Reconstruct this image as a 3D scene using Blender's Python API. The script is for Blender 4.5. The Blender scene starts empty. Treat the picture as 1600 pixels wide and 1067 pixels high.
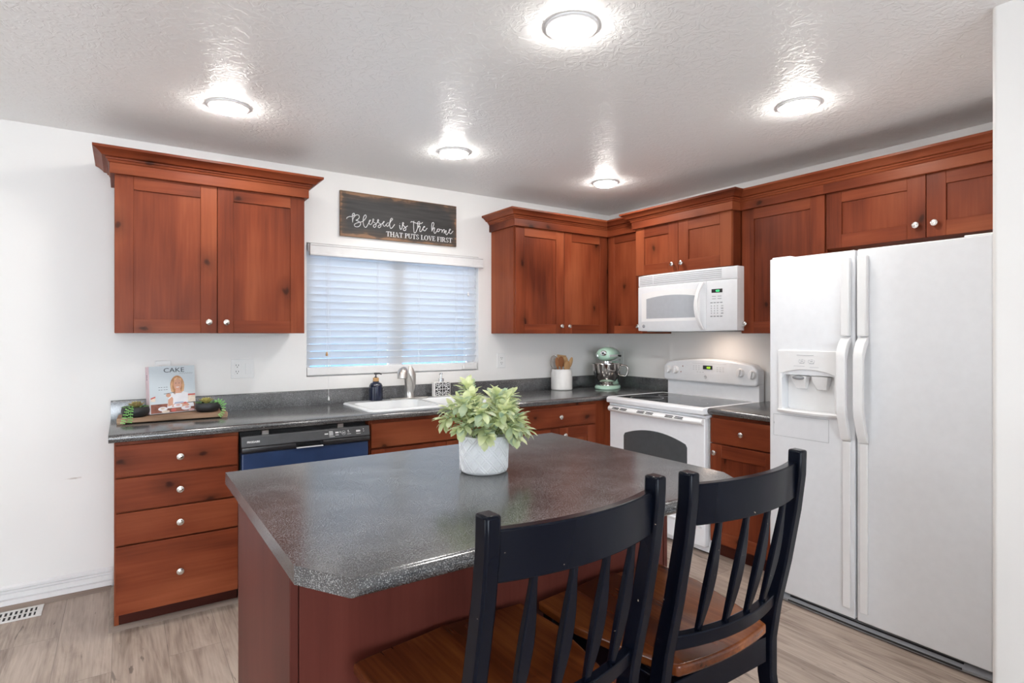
import bpy, bmesh, math, random
from mathutils import Vector, Matrix
R = math.radians
SC = bpy.context.scene
COL = SC.collection
random.seed(7)

# ------------------------------------------------------------------ camera, world, big lights, exposure
cam_d = bpy.data.cameras.new('camera'); cam = bpy.data.objects.new('camera', cam_d); COL.objects.link(cam)
cam.location = (-3.6199, -3.7801, 1.3661)
cam.rotation_euler = (R(90), 0, -0.5962)
cam_d.sensor_fit = 'HORIZONTAL'; cam_d.sensor_width = 36.0
cam_d.lens = 894.92 / 1600 * 36.0
cam_d.shift_y = (522.70 - 533.5) / 1600.0
cam_d.clip_start = 0.05
SC.camera = cam
SC.view_settings.view_transform = 'Standard'
SC.view_settings.look = 'None'
SC.view_settings.gamma = 1.0
SC.view_settings.use_curve_mapping = False
SC.view_settings.exposure = 0.16

CAN_STRENGTH = 115.0        # ceiling light lenses
WORLD_STRENGTH = 9.0       # daylight sky outside
REAR_FILL_W = 30.0       # fill lamp added in an assumed, unseen window behind the camera
SIDE_FILL_W = 18.0  # second added fill lamp, in an assumed, unseen left window

w = bpy.data.worlds.new('sky'); SC.world = w; w.use_nodes = True
bgn = w.node_tree.nodes['Background']
bgn.inputs['Color'].default_value = (0.78, 0.89, 1.0, 1)
bgn.inputs['Strength'].default_value = WORLD_STRENGTH

def area(name, loc, rot, sx, sy, power, color):
    l = bpy.data.lights.new(name, 'AREA'); l.shape = 'RECTANGLE'; l.size = sx; l.size_y = sy
    l.energy = power; l.color = color
    o = bpy.data.objects.new(name, l); COL.objects.link(o); o.location = loc; o.rotation_euler = rot
    return o
area('rear_fill_light', (-4.1, -7.32, 1.35), (R(118), 0, 0), 3.0, 1.7, REAR_FILL_W, (1.0, 0.97, 0.94))  # added fill, tilted up to brighten the ceiling
area('side_fill_light', (-6.92, -2.0, 1.30), (R(98), 0, R(-90)), .75, 1.4, SIDE_FILL_W, (0.97, 0.98, 1.0))  # added fill, placed to brighten the stove and fridge fronts

# ------------------------------------------------------------------ mesh builder
class MB:
    def __init__(s): s.v = []; s.f = []; s.m = []; s.xf = Matrix.Identity(4)
    def add(s, vs, fs, mi=0):
        n = len(s.v)
        s.v += [tuple(s.xf @ Vector(p)) for p in vs]
        s.f += [tuple(i + n for i in f) for f in fs]; s.m += [mi] * len(fs)
        return s
    def box(s, x0, x1, y0, y1, z0, z1, mi=0):
        vs = [(x, y, z) for z in (z0, z1) for y in (y0, y1) for x in (x0, x1)]
        return s.add(vs, [(0, 2, 3, 1), (4, 5, 7, 6), (0, 1, 5, 4), (2, 6, 7, 3), (0, 4, 6, 2), (1, 3, 7, 5)], mi)
    def prism(s, poly, a0, a1, axis='z', mi=0):
        def P(p, a): return (p[0], p[1], a) if axis == 'z' else ((p[0], a, p[1]) if axis == 'y' else (a, p[0], p[1]))
        n = len(poly); vs = [P(p, a0) for p in poly] + [P(p, a1) for p in poly]
        fs = [tuple(range(n))[::-1], tuple(range(n, 2 * n))] + [(i, (i + 1) % n, n + (i + 1) % n, n + i) for i in range(n)]
        return s.add(vs, fs, mi)
    def poly(s, pts, mi=0): return s.add(pts, [tuple(range(len(pts)))], mi)
    def lathe(s, prof, c=(0, 0, 0), axis='z', n=24, mi=0, sx=1.0, sy=1.0):
        vs = []; fs = []
        def P(r, h, a):
            x, y = r * math.cos(a) * sx, r * math.sin(a) * sy
            if axis == 'z': p = (x, y, h)
            elif axis == '-y': p = (x, -h, y)
            else: p = (h, x, y)
            return (p[0] + c[0], p[1] + c[1], p[2] + c[2])
        k = len(prof)
        for r, h in prof:
            for i in range(n): vs.append(P(max(r, 1e-5), h, 2 * math.pi * i / n))
        for j in range(k - 1):
            for i in range(n): fs.append((j * n + i, j * n + (i + 1) % n, (j + 1) * n + (i + 1) % n, (j + 1) * n + i))
        fs.append(tuple(range(n))[::-1]); fs.append(tuple(range((k - 1) * n, k * n)))
        return s.add(vs, fs, mi)
    def tube(s, pts, r, n=8, mi=0, flat=1.0, up=None):
        pts = [Vector(p) for p in pts]; k = len(pts); rs = r if isinstance(r, (list, tuple)) else [r] * k
        vs = []; fs = []; pn = None
        for i, p in enumerate(pts):
            t = (pts[min(i + 1, k - 1)] - pts[max(i - 1, 0)])
            if t.length < 1e-9: t = Vector((0, 0, 1))
            t.normalize()
            if up is not None: a = Vector(up)
            elif pn is not None: a = pn
            else: a = Vector((0, 0, 1)) if abs(t.z) < .9 else Vector((1, 0, 0))
            a = (a - t * a.dot(t))
            if a.length < 1e-6: a = t.orthogonal()
            a.normalize(); pn = a; b = t.cross(a)
            for j in range(n):
                an = 2 * math.pi * j / n
                vs.append(tuple(p + (a * math.cos(an) * flat + b * math.sin(an)) * rs[i]))
        for i in range(k - 1):
            for j in range(n): fs.append((i * n + j, i * n + (j + 1) % n, (i + 1) * n + (j + 1) % n, (i + 1) * n + j))
        fs.append(tuple(range(n))[::-1]); fs.append(tuple(range((k - 1) * n, k * n)))
        return s.add(vs, fs, mi)
    def bar(s, pts, w, d, side, mi=0):
        """rectangular section swept along pts; side = direction of the width"""
        pts = [Vector(p) for p in pts]; k = len(pts); vs = []; fs = []
        ws = w if isinstance(w, (list, tuple)) else [w] * k
        ds = d if isinstance(d, (list, tuple)) else [d] * k
        for i, p in enumerate(pts):
            t = (pts[min(i + 1, k - 1)] - pts[max(i - 1, 0)]).normalized()
            a = Vector(side); a = (a - t * a.dot(t)).normalized(); b = t.cross(a)
            for sa, sb in ((-1, -1), (1, -1), (1, 1), (-1, 1)):
                vs.append(tuple(p + a * sa * ws[i] / 2 + b * sb * ds[i] / 2))
        for i in range(k - 1):
            for j in range(4): fs.append((i * 4 + j, i * 4 + (j + 1) % 4, (i + 1) * 4 + (j + 1) % 4, (i + 1) * 4 + j))
        fs.append((3, 2, 1, 0)); e = (k - 1) * 4; fs.append((e, e + 1, e + 2, e + 3))
        return s.add(vs, fs, mi)
    def ell(s, c, rx, ry, rz, n=20, k=12, mi=0):
        prof = [(math.sin(math.pi * i / k), -math.cos(math.pi * i / k)) for i in range(k + 1)]
        vs = []; fs = []
        for r, h in prof:
            for i in range(n):
                a = 2 * math.pi * i / n
                vs.append((c[0] + rx * max(r, 1e-4) * math.cos(a), c[1] + ry * max(r, 1e-4) * math.sin(a), c[2] + rz * h))
        for j in range(k):
            for i in range(n): fs.append((j * n + i, j * n + (i + 1) % n, (j + 1) * n + (i + 1) % n, (j + 1) * n + i))
        return s.add(vs, fs, mi)
    def sweep(s, path, prof, mi=0, seg=None):
        """closed profile (outward offset, z) swept along a plan path, outward = right of travel, mitred"""
        P = [Vector(p) for p in path]; k = len(P); m = len(prof); vs = []; fs = []
        nrm = []
        for i in range(k - 1):
            d = (P[i + 1] - P[i]).normalized(); nrm.append(Vector((d.y, -d.x)))
        g0, g1 = seg if seg else (0, k - 1)
        for i in range(g0, g1 + 1):
            if i == 0: o = nrm[0]
            elif i == k - 1: o = nrm[-1]
            else: o = (nrm[i - 1] + nrm[i]) / (1 + nrm[i - 1].dot(nrm[i]))
            for q, z in prof: vs.append((P[i].x + o.x * q, P[i].y + o.y * q, z))
        k = g1 - g0 + 1
        for i in range(k - 1):
            for j in range(m): fs.append((i * m + j, i * m + (j + 1) % m, (i + 1) * m + (j + 1) % m, (i + 1) * m + j))
        fs.append(tuple(range(m))[::-1]); fs.append(tuple(range((k - 1) * m, k * m)))
        return s.add(vs, fs, mi)
    def loft(s, rings, mi=0, cap0=True, cap1=True):
        n = len(rings[0]); vs = [p for r in rings for p in r]; fs = []
        for i in range(len(rings) - 1):
            for j in range(n): fs.append((i * n + j, i * n + (j + 1) % n, (i + 1) * n + (j + 1) % n, (i + 1) * n + j))
        if cap0: fs.append(tuple(range(n))[::-1])
        if cap1: fs.append(tuple(range((len(rings) - 1) * n, len(rings) * n)))
        return s.add(vs, fs, mi)
    def build(s, name, mats, parent=None, bevel=0.0, bseg=2, smooth=38, recalc=True, subsurf=0):
        me = bpy.data.meshes.new(name); me.from_pydata(s.v, [], s.f)
        for m in (mats if isinstance(mats, (list, tuple)) else [mats]): me.materials.append(m)
        me.polygons.foreach_set('material_index', s.m)
        if recalc:
            b = bmesh.new(); b.from_mesh(me); bmesh.ops.recalc_face_normals(b, faces=b.faces); b.to_mesh(me); b.free()
        me.polygons.foreach_set('use_smooth', [True] * len(me.polygons))
        me.set_sharp_from_angle(angle=R(smooth)); me.update()
        o = bpy.data.objects.new(name, me); COL.objects.link(o)
        if parent: o.parent = parent
        if bevel > 0:
            b = o.modifiers.new('edge', 'BEVEL'); b.width = bevel; b.segments = bseg; b.limit_method = 'ANGLE'; b.angle_limit = R(40)
            b.use_clamp_overlap = True
        if subsurf:
            d = o.modifiers.new('sub', 'SUBSURF'); d.levels = subsurf; d.render_levels = subsurf
        return o

def rrect(x0, x1, y0, y1, r, n=5):
    out = []
    for cx, cy, a0 in ((x1 - r, y1 - r, 0), (x0 + r, y1 - r, 90), (x0 + r, y0 + r, 180), (x1 - r, y0 + r, 270)):
        for i in range(n + 1):
            a = R(a0 + 90 * i / n); out.append((cx + r * math.cos(a), cy + r * math.sin(a)))
    return out
def bake(o):
    dg = bpy.context.evaluated_depsgraph_get(); me = bpy.data.meshes.new_from_object(o.evaluated_get(dg))
    o.modifiers.clear(); o.data = me
def cut(o, cutters):
    """subtract closed builders (same local space) from o, leaving one plain mesh"""
    cs = []
    for i, mb in enumerate(cutters):
        c = mb.build('cutter', o.data.materials[0], o.parent); cs.append(c)
        b = o.modifiers.new('cut', 'BOOLEAN'); b.operation = 'DIFFERENCE'; b.solver = 'EXACT'; b.object = c
    bpy.context.view_layer.update(); bake(o)
    for c in cs: bpy.data.objects.remove(c)
    o.data.set_sharp_from_angle(angle=R(30))
def tag(o, label=None, cat=None, group=None, kind=None):
    if label: o['label'] = label
    if cat: o['category'] = cat
    if group: o['group'] = group
    if kind: o['kind'] = kind
    return o
def thing(name, loc, label, cat, group=None, rz=0.0):
    o = bpy.data.objects.new(name, None); COL.objects.link(o); o.empty_display_size = .1
    o.location = loc; o.rotation_euler = (0, 0, rz)
    return tag(o, label, cat, group)
def on_back(name, x, label, cat, group=None): return thing(name, (x, 0, 0), label, cat, group)
def on_right(name, y, label, cat, group=None): return thing(name, (0, y, 0), label, cat, group, R(-90))
def copy_tree(o, parent=None):
    c = o.copy(); COL.objects.link(c)
    if parent: c.parent = parent
    for ch in [x for x in bpy.data.objects if x.parent == o]: copy_tree(ch, c)
    return c
def text_into(mb, txt, size, x, z, y, mi=0, depth=.0006, sx=1.0, bold=0.0):
    """letters standing in the x-z plane, facing -y, left end at x, baseline z"""
    cu = bpy.data.curves.new('t', 'FONT'); cu.body = txt; cu.size = size; cu.extrude = depth; cu.offset = bold; cu.resolution_u = 3
    o = bpy.data.objects.new('t', cu); COL.objects.link(o); bpy.context.view_layer.update()
    dg = bpy.context.evaluated_depsgraph_get(); me = bpy.data.meshes.new_from_object(o.evaluated_get(dg))
    mb.add([(x + p.co.x * sx, y - p.co.z, z + p.co.y) for p in me.vertices], [tuple(p.vertices) for p in me.polygons], mi)
    wd = max([p.co.x for p in me.vertices] + [0]) * sx
    bpy.data.objects.remove(o); bpy.data.curves.remove(cu); bpy.data.meshes.remove(me)
    return wd

# ------------------------------------------------------------------ materials
def newmat(name):
    m = bpy.data.materials.new(name); m.use_nodes = True
    nt = m.node_tree; b = nt.nodes['Principled BSDF']
    return m, nt, b
def L(nt, a, b): nt.links.new(a, b)
def node(nt, t, **k):
    n = nt.nodes.new(t)
    for a, v in k.items():
        if a.startswith('i_'): n.inputs[a[2:]].default_value = v
        else: setattr(n, a, v)
    return n
def ramp(nt, stops, interp='LINEAR'):
    r = nt.nodes.new('ShaderNodeValToRGB'); r.color_ramp.interpolation = interp
    e = r.color_ramp.elements
    while len(e) < len(stops): e.new(.5)
    for i, (p, c) in enumerate(stops):
        e[i].position = p; e[i].color = (c[0], c[1], c[2], 1) if isinstance(c, (tuple, list)) else (c, c, c, 1)
    return r
def coords(nt, scale, rand=True, kind='Object'):
    tc = node(nt, 'ShaderNodeTexCoord'); mp = node(nt, 'ShaderNodeMapping'); mp.inputs['Scale'].default_value = scale
    if rand:
        oi = node(nt, 'ShaderNodeObjectInfo'); mu = node(nt, 'ShaderNodeMath', operation='MULTIPLY'); mu.inputs[1].default_value = 23.7
        L(nt, oi.outputs['Random'], mu.inputs[0])
        ad = node(nt, 'ShaderNodeVectorMath', operation='ADD'); L(nt, tc.outputs[kind], ad.inputs[0]); L(nt, mu.outputs[0], ad.inputs[1])
        L(nt, ad.outputs[0], mp.inputs['Vector'])
    else: L(nt, tc.outputs[kind], mp.inputs['Vector'])
    return mp.outputs['Vector']
def plain(name, col, rough=.5, metal=0.0, noise=0.06, nscale=30, bump=0.0, bscale=120, coat=0.0, spec=.5, emit=None, estr=0, trans=0, aniso=0):
    m, nt, b = newmat(name)
    v = coords(nt, (1, 1, 1))
    n = node(nt, 'ShaderNodeTexNoise', i_Scale=nscale, i_Detail=4.0); L(nt, v, n.inputs['Vector'])
    lo = tuple(max(0, c * (1 - noise)) for c in col); hi = tuple(min(1, c * (1 + noise)) for c in col)
    r = ramp(nt, [(.3, lo), (.7, hi)]); L(nt, n.outputs['Fac'], r.inputs[0]); L(nt, r.outputs[0], b.inputs['Base Color'])
    b.inputs['Roughness'].default_value = rough; b.inputs['Metallic'].default_value = metal
    b.inputs['Coat Weight'].default_value = coat; b.inputs['Coat Roughness'].default_value = .1
    b.inputs['Specular IOR Level'].default_value = spec
    if trans: b.inputs['Transmission Weight'].default_value = trans
    if emit: b.inputs['Emission Color'].default_value = (*emit, 1); b.inputs['Emission Strength'].default_value = estr
    if bump:
        n2 = node(nt, 'ShaderNodeTexNoise', i_Scale=bscale, i_Detail=3.0); L(nt, v, n2.inputs['Vector'])
        bp = node(nt, 'ShaderNodeBump', i_Strength=bump, i_Distance=.002); L(nt, n2.outputs['Fac'], bp.inputs['Height']); L(nt, bp.outputs[0], b.inputs['Normal'])
    return m
def wood(name, axis, dark, mid, light, rough=.42, coat=.04, knots=True, gs=1.0):
    """stained wood, grain running along axis"""
    m, nt, b = newmat(name)
    sc = [13 * gs] * 3; sc['xyz'.index(axis)] = 1.1 * gs
    v = coords(nt, tuple(sc))
    n1 = node(nt, 'ShaderNodeTexNoise', i_Scale=1.0, i_Detail=5.0, i_Roughness=.55, i_Distortion=.7); L(nt, v, n1.inputs['Vector'])
    sc2 = [3.2] * 3; sc2['xyz'.index(axis)] = 1.3
    v2 = coords(nt, tuple(sc2)); n2 = node(nt, 'ShaderNodeTexNoise', i_Scale=1.0, i_Detail=2.0); L(nt, v2, n2.inputs['Vector'])
    sc3 = [90] * 3; sc3['xyz'.index(axis)] = 3.5
    v3 = coords(nt, tuple(sc3)); n3 = node(nt, 'ShaderNodeTexNoise', i_Scale=1.0, i_Detail=2.0); L(nt, v3, n3.inputs['Vector'])
    a = node(nt, 'ShaderNodeMath', operation='MULTIPLY_ADD'); L(nt, n2.outputs['Fac'], a.inputs[0]); a.inputs[1].default_value = .80
    a2 = node(nt, 'ShaderNodeMath', operation='MULTIPLY'); L(nt, n1.outputs['Fac'], a2.inputs[0]); a2.inputs[1].default_value = .30
    L(nt, a2.outputs[0], a.inputs[2])
    a3 = node(nt, 'ShaderNodeMath', operation='MULTIPLY_ADD'); L(nt, n3.outputs['Fac'], a3.inputs[0]); a3.inputs[1].default_value = .14; L(nt, a.outputs[0], a3.inputs[2])
    r = ramp(nt, [(.40, dark), (.60, mid), (.82, light)]); L(nt, a3.outputs[0], r.inputs[0])
    col = r.outputs[0]
    if knots:
        sk = [3.4] * 3; sk['xyz'.index(axis)] = 2.1
        vk = coords(nt, tuple(sk)); nd = node(nt, 'ShaderNodeTexNoise', i_Scale=6.0, i_Detail=2.0); L(nt, vk, nd.inputs['Vector'])
        mx = node(nt, 'ShaderNodeMix', data_type='RGBA', blend_type='LINEAR_LIGHT'); mx.inputs[0].default_value = .06
        L(nt, vk, mx.inputs[6]); L(nt, nd.outputs['Color'], mx.inputs[7])
        ro = node(nt, 'ShaderNodeMapping'); ro.inputs['Rotation'].default_value = (R(90), 0, 0); L(nt, mx.outputs[2], ro.inputs['Vector'])
        vo = node(nt, 'ShaderNodeTexVoronoi', voronoi_dimensions='2D', i_Scale=1.0); L(nt, ro.outputs[0], vo.inputs['Vector'])
        rk = ramp(nt, [(.0, .10), (.028, .22), (.05, .62), (.10, .80), (.22, 1.0)]); L(nt, vo.outputs['Distance'], rk.inputs[0])
        mm = node(nt, 'ShaderNodeMix', data_type='RGBA', blend_type='MULTIPLY'); mm.inputs[0].default_value = .9
        L(nt, col, mm.inputs[6]); L(nt, rk.outputs[0], mm.inputs[7]); col = mm.outputs[2]
    L(nt, col, b.inputs['Base Color'])
    b.inputs['Roughness'].default_value = rough; b.inputs['Coat Weight'].default_value = coat; b.inputs['Coat Roughness'].default_value = .22; b.inputs['Specular IOR Level'].default_value = .13
    bp = node(nt, 'ShaderNodeBump', i_Strength=.08, i_Distance=.001); L(nt, n3.outputs['Fac'], bp.inputs['Height']); L(nt, bp.outputs[0], b.inputs['Normal'])
    return m
CD, CM, CL = (.082, .016, .007), (.195, .042, .016), (.295, .080, .032)
WV = wood('cherry_stained_alder_upright', 'z', CD, CM, CL)
WH = wood('cherry_stained_alder_across', 'x', CD, CM, CL)
WY = wood('cherry_stained_alder_deep', 'y', CD, CM, CL)
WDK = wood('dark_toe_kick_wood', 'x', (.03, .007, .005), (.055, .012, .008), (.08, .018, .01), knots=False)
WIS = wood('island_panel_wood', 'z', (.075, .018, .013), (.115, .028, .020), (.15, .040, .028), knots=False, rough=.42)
SEAT = wood('walnut_seat_wood', 'y', (.016, .004, .001), (.11, .027, .007), (.36, .11, .026), rough=.22, coat=.6, knots=False, gs=.8)
TRAYW = wood('raw_tray_wood', 'x', (.22, .13, .08), (.42, .28, .19), (.55, .40, .28), rough=.7, coat=0, knots=True)
SPW = wood('pale_utensil_wood', 'z', (.40, .22, .10), (.55, .33, .16), (.66, .43, .23), rough=.6, coat=0, knots=False)
SPD = wood('brown_utensil_wood', 'z', (.16, .06, .025), (.30, .12, .05), (.40, .18, .08), rough=.5, coat=0, knots=False)

def floor_mat():
    m, nt, b = newmat('grey_brown_laminate_planks')
    tc = node(nt, 'ShaderNodeTexCoord'); mp = node(nt, 'ShaderNodeMapping'); mp.inputs['Rotation'].default_value = (0, 0, R(90)); mp.inputs['Location'].default_value = (.3, .06, 0)
    L(nt, tc.outputs['Object'], mp.inputs['Vector'])
    br = node(nt, 'ShaderNodeTexBrick', offset=.37, i_Scale=1.0); br.inputs['Brick Width'].default_value = 1.25; br.inputs['Row Height'].default_value = .2
    br.inputs['Mortar Size'].default_value = .0012; br.inputs['Bias'].default_value = 0; br.inputs['Color1'].default_value = (0, 0, 0, 1); br.inputs['Color2'].default_value = (1, 1, 1, 1); br.inputs['Mortar'].default_value = (.5, .5, .5, 1)
    L(nt, mp.outputs[0], br.inputs['Vector'])
    # per-plank shift of the grain
    sh = node(nt, 'ShaderNodeVectorMath', operation='MULTIPLY_ADD'); sh.inputs[1].default_value = (9, 17, 5); L(nt, br.outputs['Color'], sh.inputs[0]); L(nt, tc.outputs['Object'], sh.inputs[2])
    m2 = node(nt, 'ShaderNodeMapping'); m2.inputs['Scale'].default_value = (11, 1.5, 4); L(nt, sh.outputs[0], m2.inputs['Vector'])
    n1 = node(nt, 'ShaderNodeTexNoise', i_Scale=1.0, i_Detail=6.0, i_Roughness=.6, i_Distortion=1.6); L(nt, m2.outputs[0], n1.inputs['Vector'])
    m3 = node(nt, 'ShaderNodeMapping'); m3.inputs['Scale'].default_value = (120, 5, 4); L(nt, sh.outputs[0], m3.inputs['Vector'])
    n2 = node(nt, 'ShaderNodeTexNoise', i_Scale=1.0, i_Detail=3.0); L(nt, m3.outputs[0], n2.inputs['Vector'])
    m4 = node(nt, 'ShaderNodeMapping'); m4.inputs['Scale'].default_value = (3.0, 1.2, 1); L(nt, sh.outputs[0], m4.inputs['Vector'])
    wv = node(nt, 'ShaderNodeTexNoise', i_Scale=1.3, i_Detail=3.0, i_Distortion=.4); L(nt, m4.outputs[0], wv.inputs['Vector'])
    a = node(nt, 'ShaderNodeMath', operation='MULTIPLY_ADD'); L(nt, n1.outputs['Fac'], a.inputs[0]); a.inputs[1].default_value = .55
    a0 = node(nt, 'ShaderNodeMath', operation='MULTIPLY_ADD'); L(nt, n2.outputs['Fac'], a0.inputs[0]); a0.inputs[1].default_value = .3
    a1 = node(nt, 'ShaderNodeMath', operation='MULTIPLY_ADD'); L(nt, wv.outputs['Fac'], a1.inputs[0]); a1.inputs[1].default_value = .35
    a2 = node(nt, 'ShaderNodeMath', operation='MULTIPLY'); L(nt, br.outputs['Color'], a2.inputs[0]); a2.inputs[1].default_value = .10
    L(nt, a2.outputs[0], a1.inputs[2]); L(nt, a1.outputs[0], a0.inputs[2]); L(nt, a0.outputs[0], a.inputs[2])
    r = ramp(nt, [(.34, (.075, .053, .043)), (.50, (.23, .172, .138)), (.64, (.40, .318, .262)), (.85, (.56, .465, .39))]); L(nt, a.outputs[0], r.inputs[0])
    rm = ramp(nt, [(0.0, 1.0), (1.0, .6)]); L(nt, br.outputs['Fac'], rm.inputs[0])
    mm = node(nt, 'ShaderNodeMix', data_type='RGBA', blend_type='MULTIPLY'); mm.inputs[0].default_value = 1; L(nt, r.outputs[0], mm.inputs[6]); L(nt, rm.outputs[0], mm.inputs[7])
    # cracks
    vk = node(nt, 'ShaderNodeMapping'); vk.inputs['Scale'].default_value = (7, 1.1, 1); L(nt, sh.outputs[0], vk.inputs['Vector'])
    nz = node(nt, 'ShaderNodeTexNoise', i_Scale=2.6, i_Detail=6.0, i_Distortion=1.8); L(nt, vk.outputs[0], nz.inputs['Vector'])
    rc = ramp(nt, [(.29, .40), (.33, 1.0)]); L(nt, nz.outputs['Fac'], rc.inputs[0])
    m5 = node(nt, 'ShaderNodeMix', data_type='RGBA', blend_type='MULTIPLY'); m5.inputs[0].default_value = .85; L(nt, mm.outputs[2], m5.inputs[6]); L(nt, rc.outputs[0], m5.inputs[7])
    L(nt, m5.outputs[2], b.inputs['Base Color']); b.inputs['Roughness'].default_value = .5
    bp = node(nt, 'ShaderNodeBump', i_Strength=.12, i_Distance=.002); L(nt, n2.outputs['Fac'], bp.inputs['Height']); L(nt, bp.outputs[0], b.inputs['Normal'])
    return m
def counter_mat():
    m, nt, b = newmat('charcoal_speckled_laminate')
    v = coords(nt, (1, 1, 1), rand=False)
    n1 = node(nt, 'ShaderNodeTexNoise', i_Scale=420.0, i_Detail=2.0); L(nt, v, n1.inputs['Vector'])
    n2 = node(nt, 'ShaderNodeTexNoise', i_Scale=7.0, i_Detail=4.0); L(nt, v, n2.inputs['Vector'])
    a = node(nt, 'ShaderNodeMath', operation='MULTIPLY_ADD'); L(nt, n2.outputs['Fac'], a.inputs[0]); a.inputs[1].default_value = .25; L(nt, n1.outputs['Fac'], a.inputs[2])
    r = ramp(nt, [(.45, (.030, .031, .034)), (.66, (.052, .054, .058)), (.78, (.24, .24, .24))]); L(nt, a.outputs[0], r.inputs[0])
    L(nt, r.outputs[0], b.inputs['Base Color']); b.inputs['Roughness'].default_value = .19
    b.inputs['IOR'].default_value = 1.9
    n3 = node(nt, 'ShaderNodeTexNoise', i_Scale=260.0, i_Detail=1.0); L(nt, v, n3.inputs['Vector'])
    bp = node(nt, 'ShaderNodeBump', i_Strength=.13, i_Distance=.0008); L(nt, n3.outputs['Fac'], bp.inputs['Height']); L(nt, bp.outputs[0], b.inputs['Normal'])
    return m
def wall_mat():
    m, nt, b = newmat('warm_white_wall_paint')
    tc = node(nt, 'ShaderNodeTexCoord')
    n1 = node(nt, 'ShaderNodeTexNoise', i_Scale=1.6, i_Detail=2.0); L(nt, tc.outputs['Object'], n1.inputs['Vector'])
    r = ramp(nt, [(.3, (.83, .815, .795)), (.7, (.86, .845, .825))]); L(nt, n1.outputs['Fac'], r.inputs[0])
    # scuff mark low on the back wall
    mp = node(nt, 'ShaderNodeMapping', vector_type='POINT'); mp.inputs['Location'].default_value = (3.83 / .075, 0, -.612 / .011); mp.inputs['Scale'].default_value = (1 / .075, 1, 1 / .011)
    L(nt, tc.outputs['Object'], mp.inputs['Vector'])
    ln = node(nt, 'ShaderNodeVectorMath', operation='LENGTH'); L(nt, mp.outputs[0], ln.inputs[0])
    n4 = node(nt, 'ShaderNodeTexNoise', i_Scale=60.0); L(nt, tc.outputs['Object'], n4.inputs['Vector'])
    ad = node(nt, 'ShaderNodeMath', operation='ADD'); L(nt, ln.outputs['Value'], ad.inputs[0]); L(nt, n4.outputs['Fac'], ad.inputs[1])
    rs = ramp(nt, [(.45, (.62, .55, .50)), (1.0, (1, 1, 1))]); L(nt, ad.outputs[0], rs.inputs[0])
    mm = node(nt, 'ShaderNodeMix', data_type='RGBA', blend_type='MULTIPLY'); mm.inputs[0].default_value = 1; L(nt, r.outputs[0], mm.inputs[6]); L(nt, rs.outputs[0], mm.inputs[7])
    L(nt, mm.outputs[2], b.inputs['Base Color']); b.inputs['Roughness'].default_value = .55
    n2 = node(nt, 'ShaderNodeTexNoise', i_Scale=45.0, i_Detail=3.0); L(nt, tc.outputs['Object'], n2.inputs['Vector'])
    bp = node(nt, 'ShaderNodeBump', i_Strength=.06, i_Distance=.003); L(nt, n2.outputs['Fac'], bp.inputs['Height']); L(nt, bp.outputs[0], b.inputs['Normal'])
    return m
def ceiling_mat():
    m, nt, b = newmat('white_knockdown_ceiling')
    v = coords(nt, (1, 1, 1), rand=False)
    n1 = node(nt, 'ShaderNodeTexNoise', i_Scale=22.0, i_Detail=2.0, i_Distortion=1.6); L(nt, v, n1.inputs['Vector'])
    r = ramp(nt, [(.44, 0.0), (.56, 1.0)]); L(nt, n1.outputs['Fac'], r.inputs[0])
    b.inputs['Base Color'].default_value = (.92, .915, .905, 1); b.inputs['Roughness'].default_value = .42
    bp = node(nt, 'ShaderNodeBump', i_Strength=.30, i_Distance=.004); L(nt, r.outputs[0], bp.inputs['Height']); L(nt, bp.outputs[0], b.inputs['Normal'])
    return m
def black_paint():
    m, nt, b = newmat('worn_black_paint')
    v = coords(nt, (1, 1, 1))
    n = node(nt, 'ShaderNodeTexNoise', i_Scale=75.0, i_Detail=2.0); L(nt, v, n.inputs['Vector'])
    ge = node(nt, 'ShaderNodeNewGeometry')
    r = ramp(nt, [(.765, (.003, .0042, .009)), (.785, (.42, .34, .26))]); L(nt, n.outputs['Fac'], r.inputs[0])
    L(nt, r.outputs[0], b.inputs['Base Color']); b.inputs['Roughness'].default_value = .27
    n2 = node(nt, 'ShaderNodeTexNoise', i_Scale=14.0, i_Detail=4.0); L(nt, v, n2.inputs['Vector'])
    b.inputs['Specular IOR Level'].default_value = .14
    rr = ramp(nt, [(.3, .17), (.7, .27)]); L(nt, n2.outputs['Fac'], rr.inputs[0]); L(nt, rr.outputs[0], b.inputs['Roughness'])
    return m
FLOOR = floor_mat(); COUNTER = counter_mat(); WALL = wall_mat(); CEIL = ceiling_mat(); BLACKP = black_paint()
TRIM = plain('white_trim_paint', (.80, .79, .785), .35, noise=.02)
APPL = plain('white_appliance_enamel', (.86, .875, .90), .28, noise=.015, bump=.03, bscale=300)
FRIDGE = plain('white_pebbled_fridge_enamel', (.84, .855, .88), .33, noise=.015, bump=.10, bscale=420)
APPLW = plain('white_plastic', (.88, .88, .88), .32, noise=.01)
GREYP = plain('grey_plastic', (.30, .31, .33), .4)
LGREY = plain('light_grey_print', (.48, .49, .51), .5)
NICKEL = plain('brushed_nickel', (.62, .60, .57), .30, metal=1.0, noise=.08, nscale=200)
KNOBM = plain('satin_nickel_knob', (.72, .70, .67), .26, metal=1.0, noise=.15, nscale=120)
CHROME = plain('chrome', (.75, .76, .78), .12, metal=1.0)
STEEL = plain('polished_steel', (.60, .57, .55), .10, metal=1.0, noise=.03)
BGLASS = plain('black_ceramic_glass', (.012, .013, .015), .06, noise=.1, spec=.8)
OVENG = plain('oven_window_glass', (.075, .085, .09), .12, noise=.05)
MWGLASS = plain('microwave_window_screen', (.42, .44, .47), .18, noise=.03)
DARK = plain('dark_shadow_gap', (.012, .011, .011), .7)
BLKPL = plain('black_plastic', (.022, .022, .025), .30, noise=.2)
DWGREY = plain('charcoal_control_panel', (.055, .056, .06), .32, noise=.1)
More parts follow.
